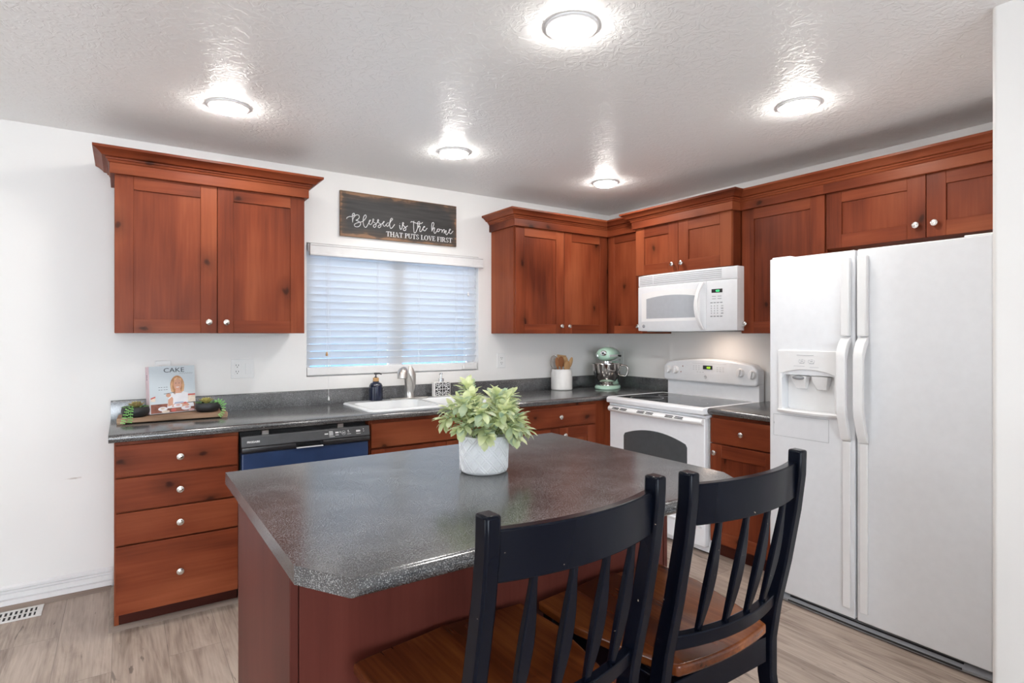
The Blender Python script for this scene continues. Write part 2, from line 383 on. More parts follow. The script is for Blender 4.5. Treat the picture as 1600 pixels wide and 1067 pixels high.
NAVY = plain('navy_blue_film', (.028, .055, .14), .30, noise=.22, nscale=5, bump=.05, bscale=8)
WHITEPRINT = plain('white_print', (.75, .75, .75), .5)
MINT = plain('mint_enamel', (.42, .62, .50), .16, noise=.02, coat=.5)
CERAMIC = plain('cream_white_ceramic', (.80, .78, .755), .3, noise=.02)
POTM = plain('matte_white_pot', (.82, .83, .85), .55, noise=.02)
SINKM = plain('white_sink_enamel', (.80, .82, .83), .15, noise=.01)
BLIND = None
BOWLB = plain('black_stone_bowl', (.016, .016, .018), .5, noise=.25, bump=.1)
BOTTLE = plain('dark_blue_bottle', (.010, .014, .035), .16, noise=.1)
BAMBOO = plain('bamboo_collar', (.50, .28, .11), .5)
OUTLET = plain('white_outlet_plate', (.80, .80, .79), .3, noise=.01)
GREEN_LED = plain('green_display_digits', (.02, .2, .08), .4, emit=(.1, 1, .35), estr=1.2)
LIME_LED = plain('lime_display_digits', (.2, .3, .02), .4, emit=(.55, 1, .05), estr=1.0)
RED_DOT = plain('red_indicator', (.25, .03, .02), .4)
IRON = plain('dark_iron', (.03, .03, .03), .45, metal=.6)
VENTW = plain('white_vent_enamel', (.72, .70, .68), .4)
SHOE = wood('floor_coloured_shoe_moulding', 'x', (.14, .10, .08), (.26, .20, .165), (.36, .29, .24), rough=.5, coat=0, knots=False)
def lens_mat():
    m, nt, b = newmat('lit_led_lens')
    e = node(nt, 'ShaderNodeEmission'); e.inputs['Color'].default_value = (1.0, .965, .92, 1); e.inputs['Strength'].default_value = CAN_STRENGTH
    L(nt, e.outputs[0], nt.nodes['Material Output'].inputs['Surface']); return m
LENS = lens_mat()
def blind_mat():
    m, nt, b = newmat('white_faux_wood_slats')
    b.inputs['Base Color'].default_value = (.82, .83, .84, 1); b.inputs['Roughness'].default_value = .4
    v = coords(nt, (1, 60, 60)); n = node(nt, 'ShaderNodeTexNoise', i_Scale=3.0); L(nt, v, n.inputs['Vector'])
    bp = node(nt, 'ShaderNodeBump', i_Strength=.04, i_Distance=.001); L(nt, n.outputs['Fac'], bp.inputs['Height']); L(nt, bp.outputs[0], b.inputs['Normal'])
    t = node(nt, 'ShaderNodeBsdfTranslucent'); t.inputs['Color'].default_value = (.94, .96, .98, 1)
    mx = node(nt, 'ShaderNodeMixShader'); mx.inputs[0].default_value = .40
    L(nt, b.outputs[0], mx.inputs[1]); L(nt, t.outputs[0], mx.inputs[2]); L(nt, mx.outputs[0], nt.nodes['Material Output'].inputs['Surface']); return m
BLIND = blind_mat()
def pane_mat():
    m, nt, b = newmat('clear_window_glass')
    t = node(nt, 'ShaderNodeBsdfTransparent'); g = node(nt, 'ShaderNodeBsdfGlossy'); g.inputs['Roughness'].default_value = .02
    f = node(nt, 'ShaderNodeFresnel'); f.inputs['IOR'].default_value = 1.45
    mx = node(nt, 'ShaderNodeMixShader'); L(nt, f.outputs[0], mx.inputs[0]); L(nt, t.outputs[0], mx.inputs[1]); L(nt, g.outputs[0], mx.inputs[2])
    L(nt, mx.outputs[0], nt.nodes['Material Output'].inputs['Surface']); return m
PANE = pane_mat()
def sign_mat():
    m, nt, b = newmat('distressed_black_sign_board')
    tc = node(nt, 'ShaderNodeTexCoord')
    mp = node(nt, 'ShaderNodeMapping'); mp.inputs['Scale'].default_value = (4, 60, 60); L(nt, tc.outputs['Object'], mp.inputs['Vector'])
    n = node(nt, 'ShaderNodeTexNoise', i_Scale=1.0, i_Detail=5.0); L(nt, mp.outputs[0], n.inputs['Vector'])
    # worn edges: distance from the board's rim, in board coordinates
    sp = node(nt, 'ShaderNodeSeparateXYZ'); L(nt, tc.outputs['Object'], sp.inputs[0])
    def edge(sock, half):
        a = node(nt, 'ShaderNodeMath', operation='SUBTRACT'); L(nt, sock, a.inputs[0]); a.inputs[1].default_value = half
        c = node(nt, 'ShaderNodeMath', operation='ABSOLUTE'); L(nt, a.outputs[0], c.inputs[0])
        d = node(nt, 'ShaderNodeMath', operation='SUBTRACT'); d.inputs[0].default_value = half; L(nt, c.outputs[0], d.inputs[1]); return d.outputs[0]
    mn = node(nt, 'ShaderNodeMath', operation='MINIMUM'); L(nt, edge(sp.outputs[0], .434), mn.inputs[0]); L(nt, edge(sp.outputs[2], .150), mn.inputs[1])
    n2 = node(nt, 'ShaderNodeTexNoise', i_Scale=9.0, i_Detail=4.0); L(nt, tc.outputs['Object'], n2.inputs['Vector'])
    s = node(nt, 'ShaderNodeMath', operation='MULTIPLY_ADD'); L(nt, n2.outputs['Fac'], s.inputs[0]); s.inputs[1].default_value = -.10; L(nt, mn.outputs[0], s.inputs[2])
    s2 = node(nt, 'ShaderNodeMath', operation='MULTIPLY_ADD'); L(nt, n.outputs['Fac'], s2.inputs[0]); s2.inputs[1].default_value = -.05; L(nt, s.outputs[0], s2.inputs[2])
    r = ramp(nt, [(0.0, (.24, .13, .07)), (.010, (.085, .058, .042)), (.05, (.042, .039, .038))])
    ma = node(nt, 'ShaderNodeMath', operation='ADD'); L(nt, s2.outputs[0], ma.inputs[0]); ma.inputs[1].default_value = .072; L(nt, ma.outputs[0], r.inputs[0])
    rg = ramp(nt, [(.3, .62), (.75, 1.35)]); L(nt, n.outputs['Fac'], rg.inputs[0])
    mm = node(nt, 'ShaderNodeMix', data_type='RGBA', blend_type='MULTIPLY'); mm.inputs[0].default_value = 1; L(nt, r.outputs[0], mm.inputs[6]); L(nt, rg.outputs[0], mm.inputs[7])
    L(nt, mm.outputs[2], b.inputs['Base Color']); b.inputs['Roughness'].default_value = .6; return m
SIGN = sign_mat()
def leaf_mat(name, c1, c2, c3, scale=18):
    m, nt, b = newmat(name)
    v = coords(nt, (1, 1, 1)); n = node(nt, 'ShaderNodeTexNoise', i_Scale=scale, i_Detail=2.0); L(nt, v, n.inputs['Vector'])
    r = ramp(nt, [(.32, c1), (.5, c2), (.68, c3)]); L(nt, n.outputs['Fac'], r.inputs[0]); L(nt, r.outputs[0], b.inputs['Base Color'])
    b.inputs['Roughness'].default_value = .5
    t = node(nt, 'ShaderNodeBsdfTranslucent'); L(nt, r.outputs[0], t.inputs['Color'])
    mx = node(nt, 'ShaderNodeMixShader'); mx.inputs[0].default_value = .35
    L(nt, b.outputs[0], mx.inputs[1]); L(nt, t.outputs[0], mx.inputs[2]); L(nt, mx.outputs[0], nt.nodes['Material Output'].inputs['Surface']); return m
LEAF = leaf_mat('pale_green_leaf', (.50, .60, .36), (.70, .76, .42), (.84, .88, .60), 22)
STEM = plain('green_stem', (.22, .30, .12), .6)
SUCC = leaf_mat('bright_trailing_leaf', (.16, .42, .10), (.24, .55, .16), (.36, .65, .25), 30)
ROSE = leaf_mat('olive_rosette_leaf', (.28, .24, .10), (.42, .38, .14), (.40, .22, .14), 40)
ROSY = leaf_mat('yellow_rosette_leaf', (.42, .38, .10), (.58, .52, .18), (.50, .42, .14), 40)
HENS = leaf_mat('green_succulent_leaf', (.14, .30, .12), (.26, .44, .2), (.36, .52, .28), 30)

# ------------------------------------------------------------------ the setting
H = 2.4364
def struct(name, mb, mats, **k):
    o = mb.build(name, mats, **k); o['kind'] = 'structure'; return o
XL, YR = -6.8, -7.2
WX0, WX1, WZ0, WZ1 = -2.648, -1.366, 1.094, 1.958          # kitchen window opening
struct('floor', MB().box(XL, 0.1, YR, 0.1, -.06, 0), FLOOR)
struct('ceiling', MB().box(XL - .12, .12, YR - .12, .12, H, H + .08), CEIL)
wb = MB()
wb.box(XL - .12, WX0, 0, .14, 0, H).box(WX1, .12, 0, .14, 0, H).box(WX0, WX1, 0, .14, 0, WZ0).box(WX0, WX1, 0, .14, WZ1, H)
struct('wall_back', wb, WALL)
struct('wall_right', MB().box(0, .12, YR, 0, 0, H), WALL)
NWX, NWY = -1.265, -3.108
nw = MB(); rr_ = .018
pl = [(NWX + rr_ - rr_ * math.sin(a), NWY - rr_ + rr_ * math.cos(a)) for a in [R(90 * i / 6) for i in range(7)]]
pl = [(0, NWY)] + pl + [(NWX, YR), (0, YR)]
struct('wall_near', nw.prism(pl, 0, H), WALL)
def holed(mb, axis, a0, a1, t0, t1, o0, o1, z0, z1):
    def bx(u0, u1, za, zb):
        if axis == 'x': mb.box(u0, u1, t0, t1, za, zb)
        else: mb.box(t0, t1, u0, u1, za, zb)
    bx(a0, o0, 0, H); bx(o1, a1, 0, H); bx(o0, o1, 0, z0); bx(o0, o1, z1, H); return mb
struct('wall_rear', holed(MB(), 'x', XL - .12, .12, YR - .1, YR, -5.6, -2.6, .5, 2.2), WALL)
struct('wall_left', holed(MB(), 'y', YR, 0, XL - .1, XL, -2.35, -1.6, .5, 1.9), WALL)
# kitchen window: vinyl frame, mullion and two panes
wn = thing('window_1', (0, 0, 0), None, None); wn['kind'] = 'structure'
f = MB(); fw = .045
f.box(WX0, WX1, .085, .125, WZ0, WZ0 + fw).box(WX0, WX1, .085, .125, WZ1 - fw, WZ1).box(WX0, WX0 + fw, .085, .125, WZ0, WZ1).box(WX1 - fw, WX1, .085, .125, WZ0, WZ1)
f.box(-2.055, -1.955, .08, .125, WZ0, WZ1)
f.build('window_frame', TRIM, wn, bevel=.004)
MB().box(WX0 + fw, -2.055, .1, .106, WZ0 + fw, WZ1 - fw).build('window_pane', PANE, wn)
MB().box(-1.955, WX1 - fw, .1, .106, WZ0 + fw, WZ1 - fw).build('window_pane', PANE, wn)
for nm, fr in (('added_window_2', ('x', -5.6, -2.6, YR - .09, YR - .04)), ('added_window_3', ('y', -2.35, -1.6, XL - .09, XL - .04))):  # unseen, assumed windows; openings added to let fill light in
    ax, a0, a1, t0, t1 = fr; m = MB(); zt_ = 2.2 if ax == 'x' else 1.9
    for u0, u1, z0, z1 in ((a0, a0 + .06, .5, zt_), (a1 - .06, a1, .5, zt_), (a0 + .06, a1 - .06, .5, .56), (a0 + .06, a1 - .06, zt_ - .06, zt_), ((a0 + a1) / 2 - .03, (a0 + a1) / 2 + .03, .56, zt_ - .06)):
        if ax == 'x': m.box(u0, u1, t0, t1, z0, z1)
        else: m.box(t0, t1, u0, u1, z0, z1)
    struct(nm, m, TRIM)
EXT = plain('blue_grey_backdrop', (.045, .10, .19), .7, noise=.1)
struct('backdrop_outside', MB().box(-8, 5, 3.6, 3.7, -.5, 3.4), EXT)  # invented backdrop, keeps the gaps between blind slats a dim blue
# baseboards and shoe mouldings
bp_ = [(0, 0.0), (.022, 0.0), (.022, .044), (.006, .046), (.006, .052), (.013, .0535), (.013, .074), (.004, .0755), (.004, .080), (.012, .0815), (.012, .088), (.003, .0895), (.003, .094), (.011, .0955), (.011, .104), (.004, .112), (0, .112)]
struct('baseboard_back', MB().sweep([(XL, 0), (-3.668, 0)], bp_), TRIM)
sh = [(0, 0), (.020, 0), (.019, .008), (.013, .016), (.004, .020), (0, .020)]
struct('trim_1', MB().sweep([(XL, -.022), (-3.672, -.022)], sh), SHOE)
struct('trim_2', MB().sweep([(-3.657, -.036), (-3.657, -.560), (-3.13, -.560)], sh), SHOE)

# ------------------------------------------------------------------ recessed ceiling lights
LB = [(-2.33, -2.248, 'round recessed ceiling light directly above the island, largest in view'),
      (-3.212, -.813, 'round recessed ceiling light in front of the left wall cabinet, leftmost'),
      (-2.015, -.810, 'round recessed ceiling light in front of the wooden sign and window'),
      (-.814, -.816, 'round recessed ceiling light near the corner cabinets, smallest in view'),
      (-1.015, -2.320, 'round recessed ceiling light in front of the refrigerator cabinet, rightmost')]
def make_light(x, y, lab):
    t = thing('ceiling_light', (x, y, H), lab, 'ceiling light', 'recessed ceiling lights')
    MB().lathe([(.094, 0), (.094, -.005), (.088, -.009), (.080, -.010), (.075, -.007), (.075, 0)], n=40).build('trim_ring', TRIM, t)
    MB().lathe([(.0745, -.004), (.074, -.014), (.066, -.023), (.045, -.029), (.02, -.032), (0, -.0325)], n=28).build('lens', LENS, t)
    return t
lt = make_light(*LB[0])
for x, y, lab in LB[1:]:
    c = copy_tree(lt); c.location = (x, y, H); c['label'] = lab
c = copy_tree(lt); c.location = (-4.6, -5.9, H); c['label'] = 'added round recessed ceiling light, unseen behind the camera'  # added out of view to give the room more light
c = copy_tree(lt); c.location = (-3.66, -2.65, H); c['label'] = 'round recessed ceiling light just outside the photo, above the walkway left of the island'

# ------------------------------------------------------------------ cabinets
KN = None
def knob(parent, x, z, yf):
    m = MB().lathe([(.0075, 0), (.0065, .006), (.006, .012), (.0135, .016), (.0165, .021), (.0155, .026), (.010, .029), (0, .030)], (x, yf, z), '-y', 18)
    m.tube([(x - .011, yf - .0295, z - .006), (x, yf - .0315, z), (x + .011, yf - .0295, z + .006)], .0022, 6)
    return m.build('knob', KNOBM, parent)
def shaker(parent, x0, x1, z0, z1, yf, kn=None, fw=.078, t=.02, name='door', gap=.0015):
    x0 += gap; x1 -= gap; z0 += gap; z1 -= gap
    m = MB(); yb = yf + t
    m.box(x0, x0 + fw, yf, yb, z0, z1, 0).box(x1 - fw, x1, yf, yb, z0, z1, 0)
    m.box(x0 + fw, x1 - fw, yf, yb, z1 - fw, z1, 1).box(x0 + fw, x1 - fw, yf, yb, z0, z0 + fw * .9, 1)
    m.box(x0 + fw - .004, x1 - fw + .004, yf + .009, yb, z0 + fw * .9 - .004, z1 - fw + .004, 0)
    d = m.build(name, [WV, WH], parent, bevel=.0016)
    if kn: knob(d, kn[0], kn[1], yf)
    return d
def slab(parent, x0, x1, z0, z1, yf, kn=True, name='drawer', t=.02, gap=.0018):
    d = MB().box(x0 + gap, x1 - gap, yf, yf + t, z0 + gap, z1 - gap).build(name, WH, parent, bevel=.0025)
    if kn: knob(d, (x0 + x1) / 2, (z0 + z1) / 2, yf)
    return d
CROWN = [(0, 2.212), (.020, 2.212), (.024, 2.215), (.028, 2.225), (.034, 2.227), (.036, 2.234), (.050, 2.238), (.056, 2.246), (.072, 2.259), (.086, 2.266), (.086, 2.278), (0, 2.278)]
FRIEZE = [(0, 2.160), (.017, 2.160), (.019, 2.162), (.019, 2.213), (0, 2.213)]

# left wall cabinet
W = .914
t = on_back('wall_cabinet', -3.657, 'two-door reddish wood wall cabinet left of the window, crown moulding on top', 'cabinet')
MB().box(0, W, -.309, -.002, 1.374, 2.25).build('body', WV, t, bevel=.002)
shaker(t, 0, W / 2, 1.372, 2.174, -.33, (W / 2 - .042, 1.432))
shaker(t, W / 2, W, 1.372, 2.174, -.33, (W / 2 + .042, 1.432))
pth = [(0, -.002), (0, -.312), (W, -.312), (W, -.002)]
MB().sweep([(0, -.002), (0, -.332), (W, -.332), (W, -.002)], FRIEZE).build('frieze_board', WH, t, bevel=.0015)
MB().sweep([(0, -.002), (0, -.332), (W, -.332), (W, -.002)], CROWN).build('crown_molding', WH, t, smooth=28)

RUN = [(-1.2517, -.002), (-1.2517, -.332), (-.332, -.332), (-.332, -.716), (-.412, -.716), (-.412, -1.545), (-.332, -1.545), (-.332, -2.092), (-.332, -3.095)]
def crown(parent, i0, i1):
    """the stretch of the right-hand crown that sits on one cabinet, mitred to its neighbours"""
    mi = Matrix.Translation(parent.location) @ parent.rotation_euler.to_matrix().to_4x4(); mi = mi.inverted()
    for nm, pf, sm in (('frieze_board', FRIEZE, 30), ('crown_molding', CROWN, 28)):
        m = MB(); m.xf = mi; m.sweep(RUN, pf, seg=(i0, i1)).build(nm, WH, parent, smooth=sm)
# wall cabinet right of the window, running to the corner
t = on_back('wall_cabinet', -1.2517, 'two-door reddish wood wall cabinet between the window and the room corner', 'cabinet')
MB().box(0, 1.2497, -.309, -.002, 1.374, 2.25).build('body', WV, t, bevel=.002)
shaker(t, .006, .462, 1.372, 2.174, -.33, (.424, 1.432))
shaker(t, .462, .914, 1.372, 2.174, -.33, (.500, 1.432))
crown(t, 0, 2)
# corner wall cabinet on the right wall
t = on_right('wall_cabinet', -.312, 'narrow one-door reddish wood wall cabinet in the corner beside the microwave', 'cabinet')
MB().box(0, .402, -.309, -.002, 1.374, 2.25).build('body', WV, t, bevel=.002)
shaker(t, .024, .402, 1.372, 2.174, -.33, (.366, 1.430), fw=.07)
crown(t, 2, 3)
# cabinet above the microwave
t = on_right('wall_cabinet', -.716, 'short two-door reddish wood wall cabinet directly above the white microwave', 'cabinet')
W = .827
MB().box(0, W, -.389, -.002, 1.806, 2.25).build('body', WV, t, bevel=.002)
shaker(t, 0, W / 2 - .012, 1.806, 2.174, -.41, (W / 2 - .052, 1.862), fw=.085)
shaker(t, W / 2 - .012, W, 1.806, 2.174, -.41, (W / 2 + .028, 1.862), fw=.085)
crown(t, 3, 6)
# tall cabinet between microwave and fridge
t = on_right('wall_cabinet', -1.545, 'tall one-door reddish wood wall cabinet between microwave and refrigerator', 'cabinet')
MB().box(0, .546, -.309, -.002, 1.374, 2.25).build('body', WV, t, bevel=.002)
shaker(t, .018, .544, 1.372, 2.178, -.33, (.052, 1.434), fw=.082)
crown(t, 6, 7)
# cabinet above the fridge
t = on_right('wall_cabinet', -2.094, 'short wide two-door reddish wood wall cabinet above the white refrigerator', 'cabinet')
MB().box(0, .985, -.309, -.002, 1.848, 2.25).build('body', WV, t, bevel=.002)
shaker(t, .003, .490, 1.846, 2.182, -.33, (.452, 1.912), fw=.082)
shaker(t, .490, .980, 1.846, 2.182, -.33, (.532, 1.912), fw=.082)
crown(t, 7, 8)
# base cabinets, back wall
t = on_back('base_cabinet', -3.655, 'reddish wood base cabinet with four knobbed drawers at the left counter end', 'cabinet')
W = .517
b = MB().box(0, W, -.609, -.002, .088, .874).box(0, .018, -.562, -.002, 0, .09); b.build('body', WV, t, bevel=.0015)
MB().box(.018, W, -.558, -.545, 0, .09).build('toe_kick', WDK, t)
for z0, z1 in ((.088, .401), (.405, .552), (.556, .711), (.715, .862)): slab(t, .004, W - .004, z0, z1, -.63)
t = on_back('base_cabinet', -2.459, 'reddish wood sink base cabinet under the white sink, partly behind island', 'cabinet')
W = 1.008
b = MB().box(0, .018, -.609, -.002, .088, .874).box(W - .018, W, -.609, -.002, .088, .874).box(.018, W - .018, -.609, -.002, .088, .106).box(.018, W - .018, -.02, -.002, .106, .874)
b.box(.018, W - .018, -.609, -.598, .69, .874); b.build('body', WV, t, bevel=.0015)
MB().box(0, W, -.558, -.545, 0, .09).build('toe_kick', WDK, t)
slab(t, .006, W - .006, .715, .858, -.63, kn=False, name='false_drawer_front')
shaker(t, .006, W / 2 - .014, .09, .708, -.63, (W / 2 - .054, .655))
shaker(t, W / 2 - .014, W - .006, .09, .708, -.63, (W / 2 + .026, .655))
t = on_back('base_cabinet', -1.449, 'reddish wood corner base cabinet left of the stove, wide drawer over doors', 'cabinet')
b = MB().box(0, .820, -.609, -.002, .088, .874).box(.820, 1.447, -.684, -.002, .088, .874); b.build('body', WV, t, bevel=.0015)
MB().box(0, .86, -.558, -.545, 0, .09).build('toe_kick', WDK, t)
slab(t, .026, .714, .715, .858, -.63)
shaker(t, .026, .370, .09, .708, -.63, (.332, .655)); shaker(t, .370, .714, .09, .708, -.63, (.408, .655))
# base cabinet between stove and fridge
t = on_right('base_cabinet', -1.546, 'reddish wood base cabinet between white stove and refrigerator, drawer over door', 'cabinet')
W = .45
MB().box(0, W, -.609, -.002, .088, .874).build('body', WV, t, bevel=.0015)
MB().box(0, W, -.555, -.54, 0, .09).build('toe_kick', WDK, t)
slab(t, .002, W - .002, .704, .858, -.63)
shaker(t, .002, W - .002, .10, .700, -.63, (.042, .648))

# ------------------------------------------------------------------ countertops
NOSE = [(0, .8765), (.632, .8765), (.642, .880), (.648, .888), (.650, .896), (.648, .904), (.642, .911), (.634, .914), (0, .914)]
ct = thing('countertop', (0, 0, 0), 'charcoal speckled L-shaped countertop with the white sink, along the back wall', 'countertop')
slab_o = MB().sweep([(-3.676, -.002), (-.002, -.002), (-.002, -.690)], NOSE).build('slab', COUNTER, ct, smooth=30)
SX0, SX1, SY0, SY1 = -2.445, -1.475, -.592, -.062
cut(slab_o, [MB().prism(rrect(SX0 + .02, SX1 - .02, SY0 + .02, SY1 - .02, .05), .8, 1.0)])
BSP = [(0, .914), (.021, .914), (.021, 1.000), (.019, 1.006), (.014, 1.0095), (0, 1.0095)]
MB().sweep([(-3.676, -.002), (-.002, -.002), (-.002, -.728)], BSP).build('backsplash', COUNTER, ct, smooth=30)
ct = thing('countertop', (0, 0, 0), 'short charcoal speckled countertop piece between stove and refrigerator', 'countertop')
MB().sweep([(-.002, -1.5435), (-.002, -2.03)], NOSE).build('slab', COUNTER, ct, smooth=30)
MB().sweep([(-.002, -1.585), (-.002, -2.03)], BSP).build('backsplash', COUNTER, ct, smooth=30)

# ------------------------------------------------------------------ island
il = thing('kitchen_island', (-2.68, -2.1, 0), 'kitchen island with dark red wood base and charcoal speckled top', 'island')
il_x = lambda x: x + 2.68
il_y = lambda y: y + 2.1
def ibox(m, x0, x1, y0, y1, z0, z1, mi=0): return m.box(il_x(x0), il_x(x1), il_y(y0), il_y(y1), z0, z1, mi)
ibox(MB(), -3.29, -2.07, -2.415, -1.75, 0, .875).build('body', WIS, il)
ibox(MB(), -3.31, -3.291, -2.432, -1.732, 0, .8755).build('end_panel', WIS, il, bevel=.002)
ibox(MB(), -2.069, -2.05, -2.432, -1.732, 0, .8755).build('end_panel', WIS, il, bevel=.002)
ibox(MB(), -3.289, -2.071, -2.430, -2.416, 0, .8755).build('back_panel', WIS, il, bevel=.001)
zc = .895
pr = [(il_y(-1.697), .8765), (il_y(-1.697), .914)]
for i in range(13):
    a = R(90 + 180 * i / 12); pr.append((il_y(-2.728) + .0188 * 1.15 * math.cos(a), zc + .0188 * math.sin(a)))
top = MB().prism(pr, il_x(-3.343), il_x(-1.986), 'x').build('island_top', COUNTER, il, smooth=30)
bmx = bmesh.new(); bmx.from_mesh(top.data)
for sx in (-1, 1):
    ax = il_x(-3.343) if sx < 0 else il_x(-1.986)
    p0 = Vector((ax, il_y(-2.612), 0)); p1 = Vector((ax - sx * .080, il_y(-2.745), 0)); d = (p1 - p0)
    nrm = Vector((d.y, -d.x, 0)).normalized()
    if nrm.x * sx < 0: nrm = -nrm
    g = bmx.verts[:] + bmx.edges[:] + bmx.faces[:]
    r_ = bmesh.ops.bisect_plane(bmx, geom=g, plane_co=p0, plane_no=nrm, clear_outer=True)
    eds = [e for e in r_['geom_cut'] if isinstance(e, bmesh.types.BMEdge)]
    bmesh.ops.contextual_create(bmx, geom=eds)
bmesh.ops.recalc_face_normals(bmx, faces=bmx.faces); bmx.to_mesh(top.data); bmx.free()
top.data.set_sharp_from_angle(angle=R(30))

# ------------------------------------------------------------------ dishwasher
t = on_back('dishwasher', -3.134, 'dishwasher with black control strip and dark blue door under the counter', 'dishwasher')
W = .665
MB().box(.004, W - .004, -.59, -.03, .10, .868).build('tub', DARK, t)
MB().box(.008, W - .008, -.548, -.53, .0, .10).build('toe_kick', DARK, t)
MB().box(.006, W - .006, -.648, -.592, .105, .768).build('door', NAVY, t, bevel=.006)
m = MB().prism([(-.592, .768), (-.655, .768), (-.668, .778), (-.668, .795), (-.66, .799), (-.592, .799)], .003, W - .003, 'x')
band = m.build('lower_band', BLKPL, t, bevel=.002)
cut(band, [MB().box(.262, .402, -.70, -.612, .7735, .806)])
MB().prism([(-.676, .7715), (-.668, .7705), (-.664, .7735), (-.672, .7765)], .264, .400, 'x').build('pull_handle', LGREY, t)
MB().prism([(-.60, .799), (-.660, .799), (-.663, .802), (-.652, .850), (-.648, .853), (-.60, .853)], .002, W - .002, 'x').build('control_panel', DWGREY, t, bevel=.002)
m = MB()
def dwy(z): return -.6632 + (z - .802) / .048 * .011
m2 = MB(); text_into(m2, 'FRIGIDAIRE', .0125, 0, 0, 0, bold=.0003)
m.add([(.027 + v[0] * .95, dwy(.8205 + v[2]) - .0004 + v[1], .8205 + v[2]) for v in m2.v], m2.f)
for x, z, wd, ht in ((.412, .826, .019, .006), (.436, .838, .020, .003), (.436, .832, .022, .003), (.436, .826, .022, .003), (.436, .820, .022, .003), (.436, .812, .03, .002), (.470, .828, .018, .008), (.470, .818, .018, .003), (.492, .834, .010, .002), (.492, .829, .010, .002), (.538, .834, .006, .005), (.538, .828, .010, .002), (.535, .818, .02, .002), (.585, .826, .024, .009), (.585, .816, .026, .002), (.625, .836, .004, .004), (.625, .826, .006, .002)):
    m.poly([(x, dwy(z) - .0006, z), (x + wd, dwy(z) - .0006, z), (x + wd, dwy(z + ht) - .0006, z + ht), (x, dwy(z + ht) - .0006, z + ht)])
ringp = [(.515 + .0105 * math.cos(R(a)), .827 + .0105 * math.sin(R(a))) for a in range(0, 361, 20)]
m.tube([(x, dwy(z) - .0005, z) for x, z in ringp], .0006, 5); m.box(.509, .521, dwy(.827) - .0008, dwy(.827), .825, .829)
m.build('panel_print', WHITEPRINT, t)
for x in (.102, .490): MB().box(x, x + .032, -.632, -.60, .8535, .874).build('mounting_bracket', NICKEL, t)

# ------------------------------------------------------------------ sink and faucet
t = thing('kitchen_sink', (SX0, 0, .914), 'white drop-in double-bowl sink set into the counter under the window', 'sink')
W = SX1 - SX0
rim_z = .012
def ring(x0, x1, y0, y1, r, z): return [(x, y, z) for x, y in rrect(x0, x1, y0, y1, r, 6)]
m = MB().loft([ring(0, W, SY0, SY1, .05, .0008), ring(.002, W - .002, SY0 + .002, SY1 - .002, .05, .007), ring(.010, W - .010, SY0 + .010, SY1 - .010, .045, rim_z)])
rim = m.build('rim', SINKM, t, smooth=50)
BW = [(.035, .475), (.505, W - .035)]; BY0, BY1 = SY0 + .035, SY1 - .105
cut(rim, [MB().prism(rrect(x0, x1, BY0, BY1, .06, 6), -.05, .05) for x0, x1 in BW])
for x0, x1 in BW:
    m = MB().loft([ring(x0 - .003, x1 + .003, BY0 - .003, BY1 + .003, .06, rim_z - .001), ring(x0 + .004, x1 - .004, BY0 + .004, BY1 - .004, .058, .004), ring(x0 + .015, x1 - .015, BY0 + .015, BY1 - .015, .06, -.13), ring(x0 + .06, x1 - .06, BY0 + .06, BY1 - .06, .06, -.165)], cap0=False)
    o = m.build('basin', SINKM, t, smooth=60)
    MB().lathe([(.045, -.1645), (.043, -.1615), (.03, -.1605), (.028, -.164), (0, -.164)], ((x0 + x1) / 2, (BY0 + BY1) / 2, 0)).build('drain', CHROME, t)
DECK = .914 + rim_z
t = thing('faucet', (-1.985, -.112, DECK), 'brushed nickel kitchen faucet with curved spout standing behind the sink', 'faucet')
MB().prism(rrect(-.14, .14, -.028, .028, .027, 6), 0, .007).build('base_plate', NICKEL, t, bevel=.003)
m = MB().tube([(0, 0, .006), (0, 0, .02), (-.003, -.002, .06), (-.010, -.010, .10), (-.030, -.038, .145), (-.062, -.078, .178), (-.085, -.105, .190)], [.036, .031, .029, .028, .025, .022, .021], 20)
m.build('spout', NICKEL, t, smooth=60)
hp = [(-.075, -.093, .196), (-.092, -.113, .200), (-.105, -.128, .192), (-.112, -.137, .176), (-.114, -.140, .150)]
MB().tube(hp, [.014, .026, .033, .034, .033], 20).build('spray_head', NICKEL, t, smooth=60)
m = MB().tube([(.014, .006, .035), (.022, .006, .10), (.022, .008, .16), (.012, .010, .205), (.004, .012, .222)], [.018, .026, .030, .018, .004], 16, flat=.42, up=(0, 1, 0))
m.build('lever_handle', NICKEL, t, smooth=60)

# soap dispensers on the sink deck
t = thing('soap_dispenser', (-2.222, -.098, DECK), 'dark blue ribbed pump bottle with bamboo collar beside the faucet', 'soap dispenser')
pr = [(0, 0), (.040, 0), (.044, .003), (.0445, .085), (.043, .098), (.034, .115), (.020, .122), (.020, .128), (0, .128)]
m = MB().lathe(pr, n=48); m.v = [(x * (1 + .022 * math.cos(16 * math.atan2(y, x))), y * (1 + .022 * math.cos(16 * math.atan2(y, x))), z) for x, y, z in m.v]
m.build('bottle', BOTTLE, t, smooth=50)
MB().lathe([(.0185, .126), (.0195, .128), (.0195, .150), (.018, .152), (0, .152)]).build('collar', BAMBOO, t)
m = MB().lathe([(.010, .150), (.010, .157), (.004, .159), (.004, .172), (.011, .173), (.012, .182), (.009, .185), (0, .185)], n=16).tube([(0, 0, .179), (.02, -.01, .180), (.034, -.017, .174)], [.006, .005, .004], 8)
m.build('pump', BLKPL, t)
t = thing('soap_dispenser', (-1.735, -.098, DECK), 'square black and white patterned pump dispenser between faucet and potted plant', 'soap dispenser')
hw, hh = .0635, .103
MB().box(-hw, hw, -.022, .022, 0, hh).build('body', CERAMIC, t, bevel=.004)
m = MB().box(-hw + .006, hw - .006, -.0232, -.0215, .006, hh - .006, 0)
